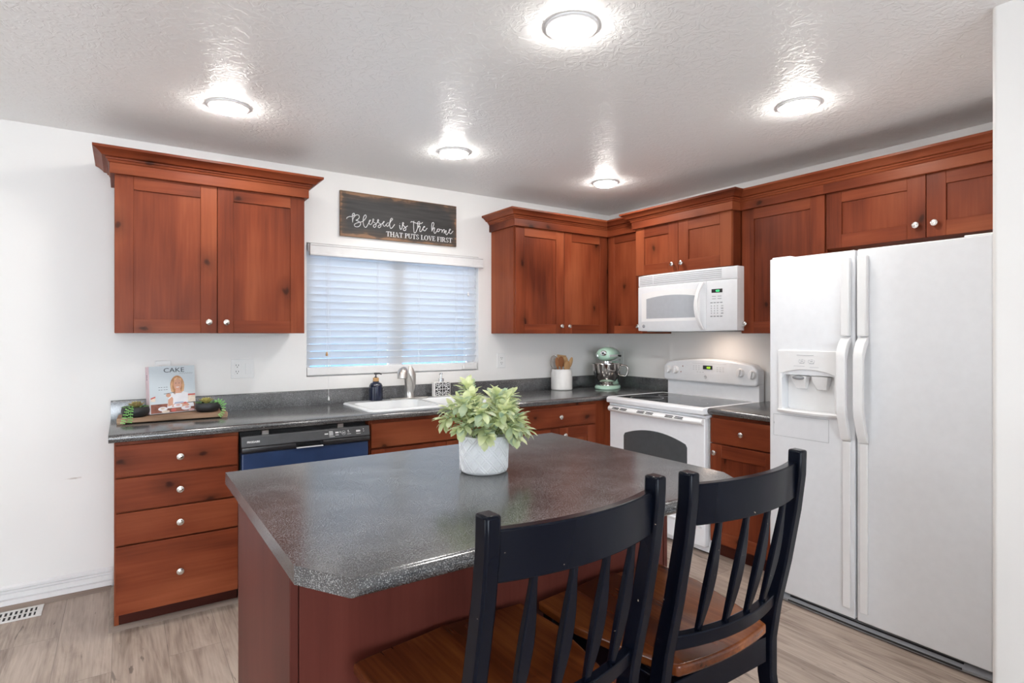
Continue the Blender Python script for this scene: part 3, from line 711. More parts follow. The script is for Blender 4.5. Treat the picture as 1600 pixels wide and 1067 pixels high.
def arc(cx, cz, r, a0, a1, rad=.0021, n=10): m.tube([(cx + r * math.cos(R(a0 + (a1 - a0) * i / n)), -.0232, cz + r * math.sin(R(a0 + (a1 - a0) * i / n))) for i in range(n + 1)], rad, 5, 1)
cz = hh / 2
m.tube([(-.056, -.0232, cz), (.056, -.0232, cz)], .0022, 5, 1).tube([(0, -.0232, .008), (0, -.0232, hh - .008)], .0022, 5, 1)
for sx in (-1, 1):
    for sz in (-1, 1):
        m.tube([(sx * .050, -.0232, cz), (0, -.0232, cz + sz * .040)], .0022, 5, 1)
        m.tube([(sx * .020, -.0232, cz + sz * .002), (sx * .020, -.0232, cz + sz * .022), (0, -.0232, cz + sz * .022)], .002, 5, 1)
        arc(sx * .042, cz + sz * .028, .009, 0, 360); arc(sx * .026, cz + sz * .037, .007, 0, 360, .0019)
        m.tube([(sx * .046, -.0232, cz + sz * .036), (sx * .055, -.0232, cz + sz * .044)], .002, 5, 1)
        m.tube([(sx * .033, -.0232, cz + sz * .022), (sx * .024, -.0232, cz + sz * .012)], .0022, 5, 1)
m.build('tile_pattern', [BLKPL, WHITEPRINT], t)
m = MB().lathe([(.020, hh - .001), (.020, hh + .022), (.018, hh + .024), (.006, hh + .025), (.006, hh + .052), (.0095, hh + .053), (.0095, hh + .063), (0, hh + .064)], n=20).tube([(0, 0, hh + .058), (-.014, -.012, hh + .059), (-.022, -.018, hh + .054)], [.005, .0045, .004], 8)
m.build('pump', CHROME, t)

# ------------------------------------------------------------------ stove
t = on_right('stove', -.694, 'white electric range with black glass cooktop and raised back control panel', 'stove')
W = .845
MB().box(.006, W - .006, -.615, -.03, .012, .868).build('body', APPL, t, bevel=.003)
MB().box(.03, W - .03, -.595, -.45, 0, .02).build('base', DARK, t)
m = MB().prism([(-.690, .880), (-.686, .872), (-.60, .872), (-.60, .872), (-.085, .872), (-.085, .914), (-.672, .914), (-.684, .909), (-.690, .900)], 0, W, 'x')
rimo = m.build('cooktop_frame', APPL, t, bevel=.004)
cut(rimo, [MB().box(.03, W - .03, -.640, -.115, .905, .93)])
gl = MB().box(.0305, W - .0305, -.6395, -.1155, .9035, .9125).build('glass_cooktop', BGLASS, t, bevel=.001)
m = MB()
for bx, by, br in ((.22, -.50, .115), (.62, -.50, .095), (.22, -.25, .085), (.62, -.25, .11)):
    MB().lathe([(br - .0012, .9124), (br - .0012, .9131), (br + .0012, .9131), (br + .0012, .9124)], (bx, by, 0), n=48).build('burner_ring', LGREY, gl)
dr = MB().box(.008, W - .008, -.662, -.618, .236, .846)
dro = dr.build('oven_door', APPL, t, bevel=.006)
def arch(x0, x1, z0, z1, zs, n=14):
    pts = [(x0 + .012, z0), (x1 - .012, z0), (x1, z0 + .012), (x1, zs - .02)]
    for i in range(n + 1):
        u = i / n; x = x1 - .012 + (x0 + .012 - x1 + .012) * u
        pts.append((x, zs + (z1 - zs) * (1 - (2 * u - 1) ** 2)))
    pts += [(x0, zs - .02), (x0, z0 + .012)]
    return pts
MB().prism(arch(.150, .705, .40, .715, .668), -.6645, -.655, 'y').build('window', OVENG, dro, bevel=.001)
# vent band and bowed handle
vt = MB().prism([(-.618, .846), (-.652, .846), (-.660, .852), (-.660, .866), (-.618, .866)], .004, W - .004, 'x').build('vent_strip', APPL, t)
n = 16; rings = []
for i in range(n + 1):
    u = i / n; x = .012 + (W - .024) * u; e = math.sin(math.pi * min(1, max(0, u)))
    dd = .026 + .030 * min(1, 5 * min(u, 1 - u)) ** .6; hgt = .021
    yc = -.662
    rings.append([(x, yc - dd * (.1 + .9 * max(0, math.cos(R(a)))) if abs(((a + 180) % 360) - 180) <= 90 else yc + .004, .828 + hgt * math.sin(R(a))) for a in range(0, 360, 20)])
hd = MB().loft(rings).build('oven_handle', APPLW, dro, smooth=60)
for xa in (.085, .325, .570):
    m = MB()
    for x0 in (xa, xa + .078):
        for yy, zz in ((-.7075, .8435), (-.7165, .8365)): m.tube([(x0, yy, zz), (x0 + .060, yy, zz)], .0026, 6)
    m.build('vent_slots', DARK, hd)
dwo = MB().box(.008, W - .008, -.658, -.618, .052, .224).build('storage_drawer', APPL, t, bevel=.006)
m = MB().prism([(-.658, .19), (-.668, .186), (-.668, .176), (-.658, .165)], .03, W - .03, 'x'); m.build('drawer_lip', APPL, dwo, bevel=.002)
# backguard
bg = MB().box(.052, W - .012, -.082, -.024, .905, 1.03).build('back_panel', APPL, t, bevel=.003)
ax0, ax1 = .035, .838
prf = [(ax0, 1.022), (ax1, 1.012)]
outer = []
for i in range(21):
    u = i / 20; x = ax1 + (ax0 - ax1) * u; zt = 1.150 + .038 * (1 - (2 * u - 1) ** 2)
    outer.append((x, zt))
poly = [(ax0 + .022, 1.014), (ax1 - .022, 1.014), (ax1 - .006, 1.020), (ax1, 1.036)] + [(min(max(x, ax0 + .003 * 0), ax1), z - (.026 if i in (0, 20) else 0)) for i, (x, z) in enumerate(outer)] + [(ax0, 1.036), (ax0 + .006, 1.020)]
cp = MB().prism(poly, -.112, -.026, 'y').build('control_panel', APPL, t, bevel=.012, bseg=3)
m = MB().box(.405, .485, -.1145, -.110, 1.113, 1.141); ck = m.build('clock_display', BLKPL, cp)
m = MB(); text_into(m, '4:23', .019, .437, 1.1195, -.1152, bold=.0006); m.build('clock_digits', LIME_LED, ck)
m = MB()
m.box(.31, .60, -.1128, -.112, 1.1545, 1.1555)
rnd = random.Random(3)
for gx, gz, nx, nz in ((.315, 1.108, 3, 3), (.52, 1.102, 3, 3), (.35, 1.09, 3, 1)):
    for i in range(nx):
        for j in range(nz): m.box(gx + i * .024, gx + i * .024 + .013, -.1128, -.112, gz + j * .013, gz + j * .013 + .0025)
m.build('button_print', LGREY, cp); m = MB()
m.tube([(.425 + .010 * math.cos(R(a)), -.1126, 1.057 + .010 * math.sin(R(a))) for a in range(0, 361, 24)], .0022, 5); m.box(.420, .430, -.1128, -.112, 1.053, 1.061)
m.build('round_emblem', LGREY, cp)
for lx, lz in ((.222, 1.128), (.205, 1.085)): MB().lathe([(.004, 0), (.004, .002), (0, .0025)], (lx, -.112, lz), '-y', 12).build('indicator_light', RED_DOT, cp)
for kx, kz in ((.083, 1.098), (.155, 1.098), (.712, 1.103), (.803, 1.094)):
    m = MB().lathe([(.031, 0), (.031, .003), (.027, .006), (.025, .016), (.023, .018), (0, .018)], (kx, -.112, kz), '-y', 28)
    m.bar([(kx - .006, -.135, kz - .024), (kx + .006, -.135, kz + .024)], .011, .014, (0, 1, 0)); m.build('burner_knob', APPLW, cp, bevel=.0015)

# ------------------------------------------------------------------ microwave
t = on_right('microwave', -.737, 'white over-the-range microwave mounted under the short cabinet above the stove', 'microwave')
W = .842
MB().box(0, W, -.375, -.004, 1.392, 1.8045).build('case', APPL, t, bevel=.003)
MB().box(.05, W - .05, -.36, -.05, 1.386, 1.393).build('underside_grille', GREYP, t)
lamp = bpy.data.lights.new('cooktop_lamp', 'AREA'); lamp.shape = 'RECTANGLE'; lamp.size = .10; lamp.size_y = .06; lamp.energy = .75; lamp.color = (1.0, .80, .66)
lo_ = bpy.data.objects.new('cooktop_lamp', lamp); COL.objects.link(lo_); lo_.parent = t; lo_.location = (.50, -.20, 1.3845)
def bow(x): return .028 * (1 - (2 * x / W - 1) ** 2)
def bowed(x0, x1, z0, z1, yb, yf, n=12, zb=0.0):
    rs = []
    for i in range(n + 1):
        x = x0 + (x1 - x0) * i / n; y = yf - bow(x); zz = z0 - zb * (1 - (2 * x / W - 1) ** 2)
        rs.append([(x, yb, z0), (x, y + .004, zz), (x, y, zz + .006), (x, y, z1 - .004), (x, y + .004, z1), (x, yb, z1)])
    return MB().loft(rs)
vg = bowed(0, W, 1.7225, 1.8045, -.374, -.400).build('vent_grille', APPL, t, bevel=.002)
m = MB()
for k in range(5):
    z = 1.737 + k * .0125
    for (a, b2) in ((.02, .155), (.165, .735)):
        m.loft([[(x, -.4005 - bow(x) - .001, z), (x, -.4005 - bow(x) - .001, z + .0055), (x, -.398 - bow(x), z + .0055), (x, -.398 - bow(x), z)] for x in [a + (b2 - a) * i / 10 for i in range(11)]])
m.build('vent_slats', LGREY, vg)
md = bowed(0, .624, 1.394, 1.7205, -.374, -.402, zb=.006).build('door', APPL, t, bevel=.001)
cpn = bowed(.626, W, 1.394, 1.7205, -.374, -.402, zb=.006).build('control_panel', APPL, t, bevel=.001)
# window: pale frame then grey screen, arched top
def facepoly(pts, off, th, mat, name, parent):
    m = MB(); n = len(pts)
    vs = [(x, -.402 - bow(x) - off, z) for x, z in pts] + [(x, -.402 - bow(x) + th, z) for x, z in pts]
    m.add(vs, [tuple(range(n))] + [(i, (i + 1) % n, n + (i + 1) % n, n + i) for i in range(n)])
    return m.build(name, mat, parent, smooth=30)
def strip(x0, x1, z0, zs, z1, off, mat, name, parent, n=24):
    """arched panel made of upright strips so it follows the bowed door"""
    m = MB(); vs = []; fs = []
    for i in range(n + 1):
        u = i / n; x = x0 + (x1 - x0) * u; y = -.402 - bow(x) - off
        vs += [(x, y, z0), (x, y, zs + (z1 - zs) * (1 - (2 * u - 1) ** 2)), (x, y + .003, zs + (z1 - zs) * (1 - (2 * u - 1) ** 2)), (x, y + .003, z0)]
    for i in range(n):
        for j in range(4): fs.append((i * 4 + j, i * 4 + (j + 1) % 4, i * 4 + 4 + (j + 1) % 4, i * 4 + 4 + j))
    fs += [(0, 1, 2, 3), tuple(n * 4 + j for j in (3, 2, 1, 0))]
    return m.add(vs, fs).build(name, mat, parent, smooth=50)
wf = strip(.038, .575, 1.462, 1.668, 1.684, .0012, APPLW, 'window_frame', md)
ws = strip(.092, .552, 1.483, 1.628, 1.646, .0022, MWGLASS, 'window', md)
MB().lathe([(.013, 0), (.013, .002), (.011, .003), (0, .003)], (.062, -.402 - bow(.062), 1.428), '-y', 24).build('round_emblem', GREYP, md)
# curved door handle
hp = []
for i in range(15):
    u = i / 14; hp.append((.600 - .028 * math.sin(math.pi * u) * .6, -.402 - bow(.6) - .002 - .052 * math.sin(math.pi * u) ** .7, 1.402 + .312 * u))
MB().bar(hp, [.026] * 15, [.014] * 15, (1, 0, 0)).build('door_handle', APPLW, md, bevel=.004)
ds = facepoly([(.665, 1.640), (.742, 1.640), (.742, 1.664), (.665, 1.664)], .0015, .003, BLKPL, 'display', cpn)
m = MB(); text_into(m, '4:23', .017, .695, 1.646, -.402 - bow(.70) - .0022, bold=.0005); m.build('display_digits', GREEN_LED, ds)
m = MB(); kb = lambda x, z, w_, h_, mi=0: m.box(x, x + w_, -.402 - bow(x) - .001, -.400 - bow(x), z, z + h_, mi)
for i in range(2):
    for j in range(2): kb(.668 + i * .04, 1.598 + j * .016, .028, .005)
for i in range(4): kb(.656 + i * .023, 1.572, .017, .006, 1)
for i in range(3):
    for j in range(4): kb(.660 + i * .022, 1.502 + j * .016, .007, .008)
for j in range(4): kb(.732, 1.502 + j * .016, .016, .006, 1 if j % 2 == 0 else 0)
for i in range(4): kb(.656 + i * .023, 1.482, .016, .007, 1)
m.build('keypad', [LGREY, GREYP], cpn)

# ------------------------------------------------------------------ refrigerator
t = on_right('refrigerator', -2.057, 'white side-by-side refrigerator with ice dispenser at the right', 'refrigerator')
W = .930; FY = -.82
MB().box(.006, W - .006, -.735, -.05, .03, 1.742).build('cabinet', APPL, t, bevel=.004)
MB().box(.02, W - .02, -.735, -.10, .0, .03).build('feet_base', DARK, t)
fd = MB().box(0, .4215, FY, -.740, .048, 1.758).build('freezer_door', FRIDGE, t, bevel=.006, bseg=3)
bake(fd)
cut(fd, [MB().prism(arch(.068, .334, .985, 1.165, 1.1645, 4), FY - .05, FY + .062, 'y')])
rd = MB().box(.4305, W, FY, -.740, .048, 1.758).build('refrigerator_door', FRIDGE, t, bevel=.006, bseg=3)
MB().box(.4225, .4295, -.745, -.74, .05, 1.75).build('door_gap', LGREY, t)
# dispenser
dp = MB(); n = 20
top_, lo = 1.286, 1.166
pts = [(.050, top_), (.352, top_), (.352, lo)] + [(.340 - (.340 - .062) * i / n, lo + .026 * (1 - (2 * i / n - 1) ** 2)) for i in range(n + 1)] + [(.050, lo)]
dpo = dp.prism(pts, FY - .009, FY + .002, 'y').build('dispenser_panel', APPLW, fd, bevel=.003)
m = MB(); m.box(.150, .235, FY - .0100, FY - .009, 1.262, 1.2645)
for cx_ in (.160, .208):
    for k in range(6): m.tube([(cx_ + .016 + .016 * math.cos(R(k * 60 + a)), FY - .0096, 1.234 + .009 * math.sin(R(k * 60 + a))) for a in (0, 20, 40)], .0010, 4)
    m.box(cx_ + .004, cx_ + .028, FY - .0100, FY - .009, 1.2225, 1.2255); m.box(cx_ + .01, cx_ + .022, FY - .0100, FY - .009, 1.232, 1.236)
m.box(.135, .19, FY - .0100, FY - .009, 1.208, 1.2095); m.box(.215, .26, FY - .0100, FY - .009, 1.2045, 1.206)
m.build('panel_print', LGREY, dpo)
sr = MB()
for x0, x1, z0, z1 in ((.050, .069, .972, 1.168), (.333, .352, .972, 1.168)): sr.box(x0, x1, FY - .008, FY + .002, z0, z1)
sr.build('dispenser_surround', APPLW, fd, bevel=.003)
tr = MB(); rs = []
for i in range(13):
    u = i / 12; x = .050 + .302 * u; d = .010 + .022 * (1 - (2 * u - 1) ** 2)
    rs.append([(x, FY + .06, .970), (x, FY - d, .972), (x, FY - d - .004, .982), (x, FY - d + .002, .9865), (x, FY + .06, .985)])
tr.loft(rs).build('drip_tray', APPLW, fd, smooth=50)
MB().box(.069, .333, FY + .0555, FY + .0605, .985, 1.166).build('recess_back', APPLW, fd)
for cx_, hole in ((.150, True), (.255, False)):
    o = MB().loft([[(cx_ - w2, FY + .050 - d, z), (cx_ + w2, FY + .050 - d, z), (cx_ + w2 * .9, FY + .052, z - .004), (cx_ - w2 * .9, FY + .052, z - .004)] for w2, d, z in ((.040, .046, 1.160), (.036, .042, 1.135), (.028, .030, 1.112), (.024, .022, 1.096))]).build('dispenser_paddle', APPLW, fd, bevel=.002)
MB().ell((.150, FY + .010, 1.150), .032, .020, .011).build('ice_chute', GREYP, fd)
m = MB()
for a, b2 in (((.022, .846), (.303, .846)), ((.303, .846), (.303, .956)), ((.303, .956), (.022, .956)), ((.022, .956), (.022, .846))): m.tube([(a[0], FY - .0004, a[1]), (b2[0], FY - .0004, b2[1])], .0011, 4)
m.box(.023, .0255, FY - .001, FY, .905, .915); m.build('access_panel_seam', LGREY, fd)
def fridge_handle(door, x0, x1):
    MB().box(x0, x1, FY - .010, FY + .001, .092, .868).build('handle_trim', APPLW, door, bevel=.003)
    MB().box(x0 - .003, x1 + .003, FY - .030, FY + .001, 1.358, 1.727).build('handle_trim', APPLW, door, bevel=.006)
    out = []; inn = []
    for i in range(19):
        u = i / 18; z = .870 + .485 * u
        e = min(1, u / .30) ** .75 * min(1, (1 - u) / .16) ** .55
        e = e if 0 < u < 1 else 0
        out.append((FY - .014 - .052 * e, z))
        ui = min(1, max(0, (u - .06) / .88)); ei = (min(1, ui / .30) * min(1, (1 - ui) / .18)) ** .7 if 0 < ui < 1 else 0
        inn.append((FY - .004 - .040 * ei, z))
    rs = [[(x0 - .003, o[0], o[1]), (x1 + .003, o[0], o[1]), (x1 + .003, max(i_[0], o[0] + .012), i_[1]), (x0 - .003, max(i_[0], o[0] + .012), i_[1])] for o, i_ in zip(out, inn)]
    MB().loft(rs).build('handle_grip', APPLW, door, bevel=.003)
fridge_handle(fd, .370, .405)
fridge_handle(rd, .445, .480)
MB().box(.0, .10, -.80, -.70, 1.7585, 1.768).build('hinge_cover', APPLW, t, bevel=.004)
MB().box(W - .10, W, -.80, -.70, 1.7585, 1.768).build('hinge_cover', APPLW, t, bevel=.004)
m = MB(); rs = []
for i in range(13):
    u = i / 12; x = .004 + (W - .008) * u; d = .060 + .018 * math.sin(math.pi * u) ** .5
    rs.append([(x, -.72, .004), (x, -.745 - d, .006), (x, -.748 - d, .018), (x, -.740 - d * .6, .040), (x, -.72, .046)])
gr = m.loft(rs).build('base_grille', GREYP, t, smooth=30)
m = MB()
for zz, yy in ((.016, -.8245), (.030, -.803)): m.tube([(.10, yy + .006, zz), (.46, yy, zz), (W - .10, yy + .006, zz)], .0045, 6)
m.build('grille_slots', DARK, gr)

# ------------------------------------------------------------------ window blind
BX0, BX1 = WX0 + .004, WX1 - .006
t = thing('window_blind', (BX0, .030, 0), 'white slatted blind hanging closed in the window above the sink', 'blind')
BW_ = BX1 - BX0
vm = MB().prism([(-.060, 1.874), (-.066, 1.878), (-.066, 1.886), (-.060, 1.893), (-.060, 1.938), (-.066, 1.942), (-.066, 1.950), (-.050, 1.952), (-.046, 1.952), (-.046, 1.874)], .012, BW_ + .028, 'x')
vm.box(.012, .022, -.048, -.032, 1.876, 1.950).box(BW_ + .018, BW_ + .028, -.048, -.032, 1.876, 1.950)
vm.build('valance', TRIM, t)
MB().box(.006, BW_ - .006, -.028, .026, 1.905, 1.952).build('headrail', TRIM, t)
sl = MB(); ns = 16; pitch = .0468
for i in range(ns):
    zc = 1.8885 - i * pitch; tilt = R(67 - .8 * i)
    ca, sa = math.cos(tilt), math.sin(tilt); hw = .0262
    pr = []
    for u, th in ((-1, .0012), (-.5, .0022), (0, .0026), (.5, .0022), (1, .0012)): pr.append((u * hw, th))
    for u, th in ((1, -.0006), (0, .0004), (-1, -.0006)): pr.append((u * hw, th))
    sl.prism([(-(a * ca - b_ * sa), zc + (a * sa + b_ * ca)) for a, b_ in pr], .004, BW_ - .004, 'x')
sl.build('slats', BLIND, t, smooth=30)
MB().prism([(-.024, 1.106), (-.018, 1.100), (.018, 1.100), (.024, 1.106), (.024, 1.150), (.018, 1.154), (-.018, 1.154), (-.024, 1.150)], .002, BW_ - .002, 'x').build('bottom_rail', TRIM, t, bevel=.002)
for lx in (.135, .470, .775, 1.080):
    m = MB()
    for dy in (-.0285, .0285): m.tube([(lx, dy, 1.90), (lx, dy * .98, 1.15)], .0009, 5)
    m.tube([(lx + .012, -.0285, 1.90), (lx + .012, -.0285, 1.15)], .0009, 5)
    m.build('ladder_cord', TRIM, t)
for lx, z1, bead in ((.116, 1.235, True), (.128, .945, False)):
    m = MB().tube([(lx, -.038, 1.90), (lx, -.062, z1 + .02)], .0009, 5)
    c_ = m.build('pull_cord', TRIM, t)
    MB().lathe([(.002, 0.028), (.0045, .022), (.0075, .010), (.0075, .003), (.004, 0), (0, 0)], (lx, -.062, z1 - .008), n=12).build('cord_tassel', BAMBOO if bead else TRIM, c_)
for lx, z1 in ((1.142, 1.115), (1.182, 1.665)):
    m = MB().tube([(lx, -.038, 1.90), (lx, -.040, z1 + .02)], .0009, 5)
    c_ = m.build('pull_cord', TRIM, t)
    MB().lathe([(.002, 0.03), (.005, .022), (.008, .010), (.008, .003), (.004, 0), (0, 0)], (lx, -.040, z1 - .008), n=12).build('cord_tassel', TRIM, c_)

# ------------------------------------------------------------------ sign
t = thing('wall_sign', (-2.437, -.004, 2.0195), 'dark distressed wooden sign with white lettering hanging above the window', 'sign')
MB().box(0, .868, -.0175, 0, 0, .300).build('board', SIGN, t, bevel=.0015)
STROKES = [[(42,114),(46,123),(61,131),(76,133),(85,138),(95,147),(94,155),(87,155),(81,147),(81,125),(82,95)],[(82,95),(85,118),(96,138),(111,149),(125,146),(128,135),(121,122),(104,111)],[(104,111),(121,107),(135,99),(136,86),(126,73),(111,68),(98,70),(94,80),(102,89),(121,98),(140,104),(154,111),(168,127),(176,143),(172,155),(165,151),(157,137),(154,111),(158,86),(166,72),(176,73),(187,91),(196,107),(206,122),(202,123),(196,114),(197,101),(204,93),(214,100),(222,117),(230,129),(225,134),(221,125),(227,113),(244,104),(245,89),(235,77),(227,82),(228,93),(244,100),(255,115),(264,127),(261,134),(255,126),(261,114),(278,104),(279,90),(269,79),(260,83),(264,94),(278,101),(291,111),(304,122),(301,125),(294,114),(297,98),(307,93),(317,105),(329,118),(337,117)],[(337,118),(329,118),(320,106),(324,94),(334,99),(342,114),(353,134),(365,147),(358,154),(349,142),(343,115),(345,94),(352,83),(364,91),(380,114)],[(417,113),(419,94),(425,83),(434,93),(438,111),(447,127),(443,134),(438,127),(441,115),(458,104),(464,93),(461,81),(450,78),(444,85),(452,96),(464,103),(477,114)],[(418,125),(419,123)],[(500,141),(509,147),(528,143),(549,139),(571,139),(584,143),(593,151)],[(525,153),(523,125),(525,82),(529,70),(540,75),(552,102),(565,129),(571,147),(563,153),(554,142),(554,105)],[(554,105),(565,119),(574,119),(570,95),(573,83),(584,88),(596,110),(610,121),(604,123),(596,111),(599,96),(610,92),(621,104),(629,114)],[(667,100),(677,130),(682,150),(677,159),(667,151),(664,125),(667,94)],[(667,100),(682,121),(688,118),(683,93),(691,82),(704,98),(717,118),(709,110),(711,98),(722,99),(729,111),(722,118),(734,114),(747,114),(747,93)],[(747,93),(756,111),(765,118),(768,111),(765,90)],[(765,90),(779,111),(783,107),(778,90),(786,81),(798,95),(811,114),(819,123),(812,125),(806,111),(811,95),(821,93),(832,105),(839,114)]]
def smoothpts(p, n=4):
    if len(p) < 3: return p
    out = []
    for i in range(len(p) - 1):
        p0 = p[max(i - 1, 0)]; p1 = p[i]; p2 = p[i + 1]; p3 = p[min(i + 2, len(p) - 1)]
        for k in range(n):
            u = k / n
            out.append(tuple(.5 * (2 * p1[q] + (p2[q] - p0[q]) * u + (2 * p0[q] - 5 * p1[q] + 4 * p2[q] - p3[q]) * u * u + (3 * p1[q] - p0[q] - 3 * p2[q] + p3[q]) * u ** 3) for q in (0, 1)))
    out.append(p[-1]); return out
m = MB()
for s_ in STROKES: m.tube([(x / 1000, -.0180, z / 1000) for x, z in smoothpts(s_)], .0027, 6)
m.build('script_lettering', WHITEPRINT, t, smooth=60)
# serif capitals from thick and thin strokes, cap height 1
def glyph(ch):
    P = []; TK, TN, SF = .21, .075, .07
    q = lambda *pts: P.append(list(pts))
    def rect(x0, x1, z0, z1): q((x0, z0), (x1, z0), (x1, z1), (x0, z1))
    def stem(x, z0=0, z1=1, tk=TK): rect(x, x + tk, z0, z1)
    def serif(x0, x1, z, up): rect(x0, x1, z, z + SF) if up else rect(x0, x1, z - SF, z)
    def arcband(cx, cz, rx, rz, a0, a1, tmax, tmin, n=14):
        for i in range(n):
            quad = []
            for a, sgn in ((a0 + (a1 - a0) * i / n, 1), (a0 + (a1 - a0) * (i + 1) / n, 1), (a0 + (a1 - a0) * (i + 1) / n, -1), (a0 + (a1 - a0) * i / n, -1)):
                c, s = math.cos(R(a)), math.sin(R(a)); tk = tmin + (tmax - tmin) * abs(c) ** 1.5
                quad.append((cx + c * (rx - (tk if sgn < 0 else 0)), cz + s * (rz - ((tmin + (tk - tmin) * .1) if sgn < 0 else 0))))
            P.append(quad)
    if ch == 'T': stem(.34); serif(.22, .67, 0, 1); rect(0, .89, 1 - TN, 1); rect(0, .06, .74, 1); rect(.83, .89, .74, 1); w = .89
    elif ch == 'H':
        stem(.10); stem(.74); rect(.3, .75, .48, .48 + TN); w = 1.05
        for x in (0, .64): serif(x, x + .41, 0, 1); serif(x, x + .41, 1, 0)
    elif ch == 'A': q((.42, 1), (.56, 1), (1.0, 0), (.76, 0)); q((.42, 1), (.48, 1), (.19, 0), (.11, 0)); rect(.24, .78, .30, .30 + TN); serif(0, .31, 0, 1); serif(.66, 1.06, 0, 1); w = 1.06
    elif ch in 'PR':
        stem(.10); serif(0, .41, 0, 1); rect(0, .45, 1 - SF, 1); rect(.3, .45, .46, .46 + TN); arcband(.45, .73, .33, .27, -90, 90, .2, TN); w = .80
        if ch == 'R': q((.42, .50), (.60, .50), (.92, 0), (.70, 0)); rect(.70, 1.0, 0, SF); w = .98
    elif ch == 'U': stem(.10, .28); serif(0, .41, 1, 0); rect(.76, .84, .28, 1); serif(.64, .96, 1, 0); arcband(.47, .30, .37, .30, 180, 360, .18, TN); w = .98
    elif ch == 'S': arcband(.37, .735, .30, .265, 40, 200, .17, TN); arcband(.37, .265, .32, .265, 220, 380, .17, TN); q((.08, .70), (.24, .60), (.67, .30), (.54, .46)); q((.08, .70), (.10, .62), (.52, .34), (.68, .24)); rect(.58, .63, .68, .95); rect(.06, .11, .05, .34); w = .76
    elif ch in 'LEF':
        stem(.10); rect(0, .41, 1 - SF, 1); rect(0, .41, 0, SF); w = .80
        if ch in 'LE': rect(.1, .76, 0, TN); rect(.70, .76, 0, .28)
        if ch in 'EF': rect(.1, .72, 1 - TN, 1); rect(.66, .72, .74, 1); rect(.3, .56, .47, .47 + TN); rect(.51, .56, .38, .64)
    elif ch == 'O': arcband(.5, .5, .5, .51, 0, 360, .22, TN, 32); w = 1.0
    elif ch == 'V': q((.08, 1), (.32, 1), (.58, 0), (.48, 0)); q((.80, 1), (.88, 1), (.58, 0), (.50, 0)); serif(0, .42, 1, 0); serif(.70, 1.0, 1, 0); w = 1.0
    elif ch == 'I': stem(.10); serif(0, .41, 0, 1); serif(0, .41, 1, 0); w = .41
    else: w = .40
    return P, w
txt = 'THAT PUTS LOVE FIRST'; tot = sum(glyph(c)[1] + .03 for c in txt)
x0, x1, zb, ch_ = .318, .832, .0255, .0345; kx = (x1 - x0) / tot; px = x0; m = MB()
for c in txt:
    P, w_ = glyph(c)
    for q in P: m.prism([(px + a * kx, zb + b_ * ch_) for a, b_ in q], -.0186, -.0170, 'y')
    px += (w_ + .03) * kx
m.build('serif_lettering', WHITEPRINT, t, recalc=True)

# ------------------------------------------------------------------ outlets
def outlet(t, cx, cz):
    m = MB().prism(rrect(cx - .017, cx + .017, cz - .035, cz + .035, .004), -.0075, -.004, 'y'); o = m.build('receptacle', OUTLET, t, bevel=.0008)
    m = MB()
    for dz in (-.019, .019):
        m.box(cx - .008, cx - .005, -.0080, -.0070, cz + dz - .001, cz + dz + .008); m.box(cx + .005, cx + .008, -.0080, -.0070, cz + dz - .001, cz + dz + .007)
        m.lathe([(.0028, 0), (.0028, .0005), (0, .0006)], (cx, -.0075, cz + dz - .008), '-y', 10)
    m.build('socket_slots', DARK, o)
t = on_back('electrical_outlet', -1.158, 'white electrical outlet plate on the wall right of the window', 'outlet')
MB().prism(rrect(-.039, .039, 1.104, 1.220, .005), -.0055, 0, 'y').build('plate', OUTLET, t, bevel=.002); outlet(t, 0, 1.162)
t = on_back('electrical_outlet', -3.0235, 'wide white wall plate with outlet and rocker switch left of the window', 'outlet')
MB().prism(rrect(-.064, .064, 1.102, 1.218, .005), -.0055, 0, 'y').build('plate', OUTLET, t, bevel=.002); outlet(t, -.030, 1.160)
MB().prism([(-.0045, 1.127), (-.0075, 1.127), (-.0098, 1.193), (-.0045, 1.193)], .014, .048, 'x').build('rocker_switch', OUTLET, t, bevel=.001)
t = on_back('electrical_outlet', -3.4355, 'white electrical outlet plate peeking above the propped-up book', 'outlet')
MB().prism(rrect(-.0385, .0385, 1.104, 1.219, .005), -.0055, 0, 'y').build('plate', OUTLET, t, bevel=.002); outlet(t, 0, 1.161)
t = on_right('electrical_outlet', -.145, 'white electrical outlet plate behind the mint stand mixer', 'outlet')
MB().prism(rrect(-.040, .040, 1.104, 1.220, .005), -.0055, 0, 'y').build('plate', OUTLET, t, bevel=.002); outlet(t, 0, 1.162)

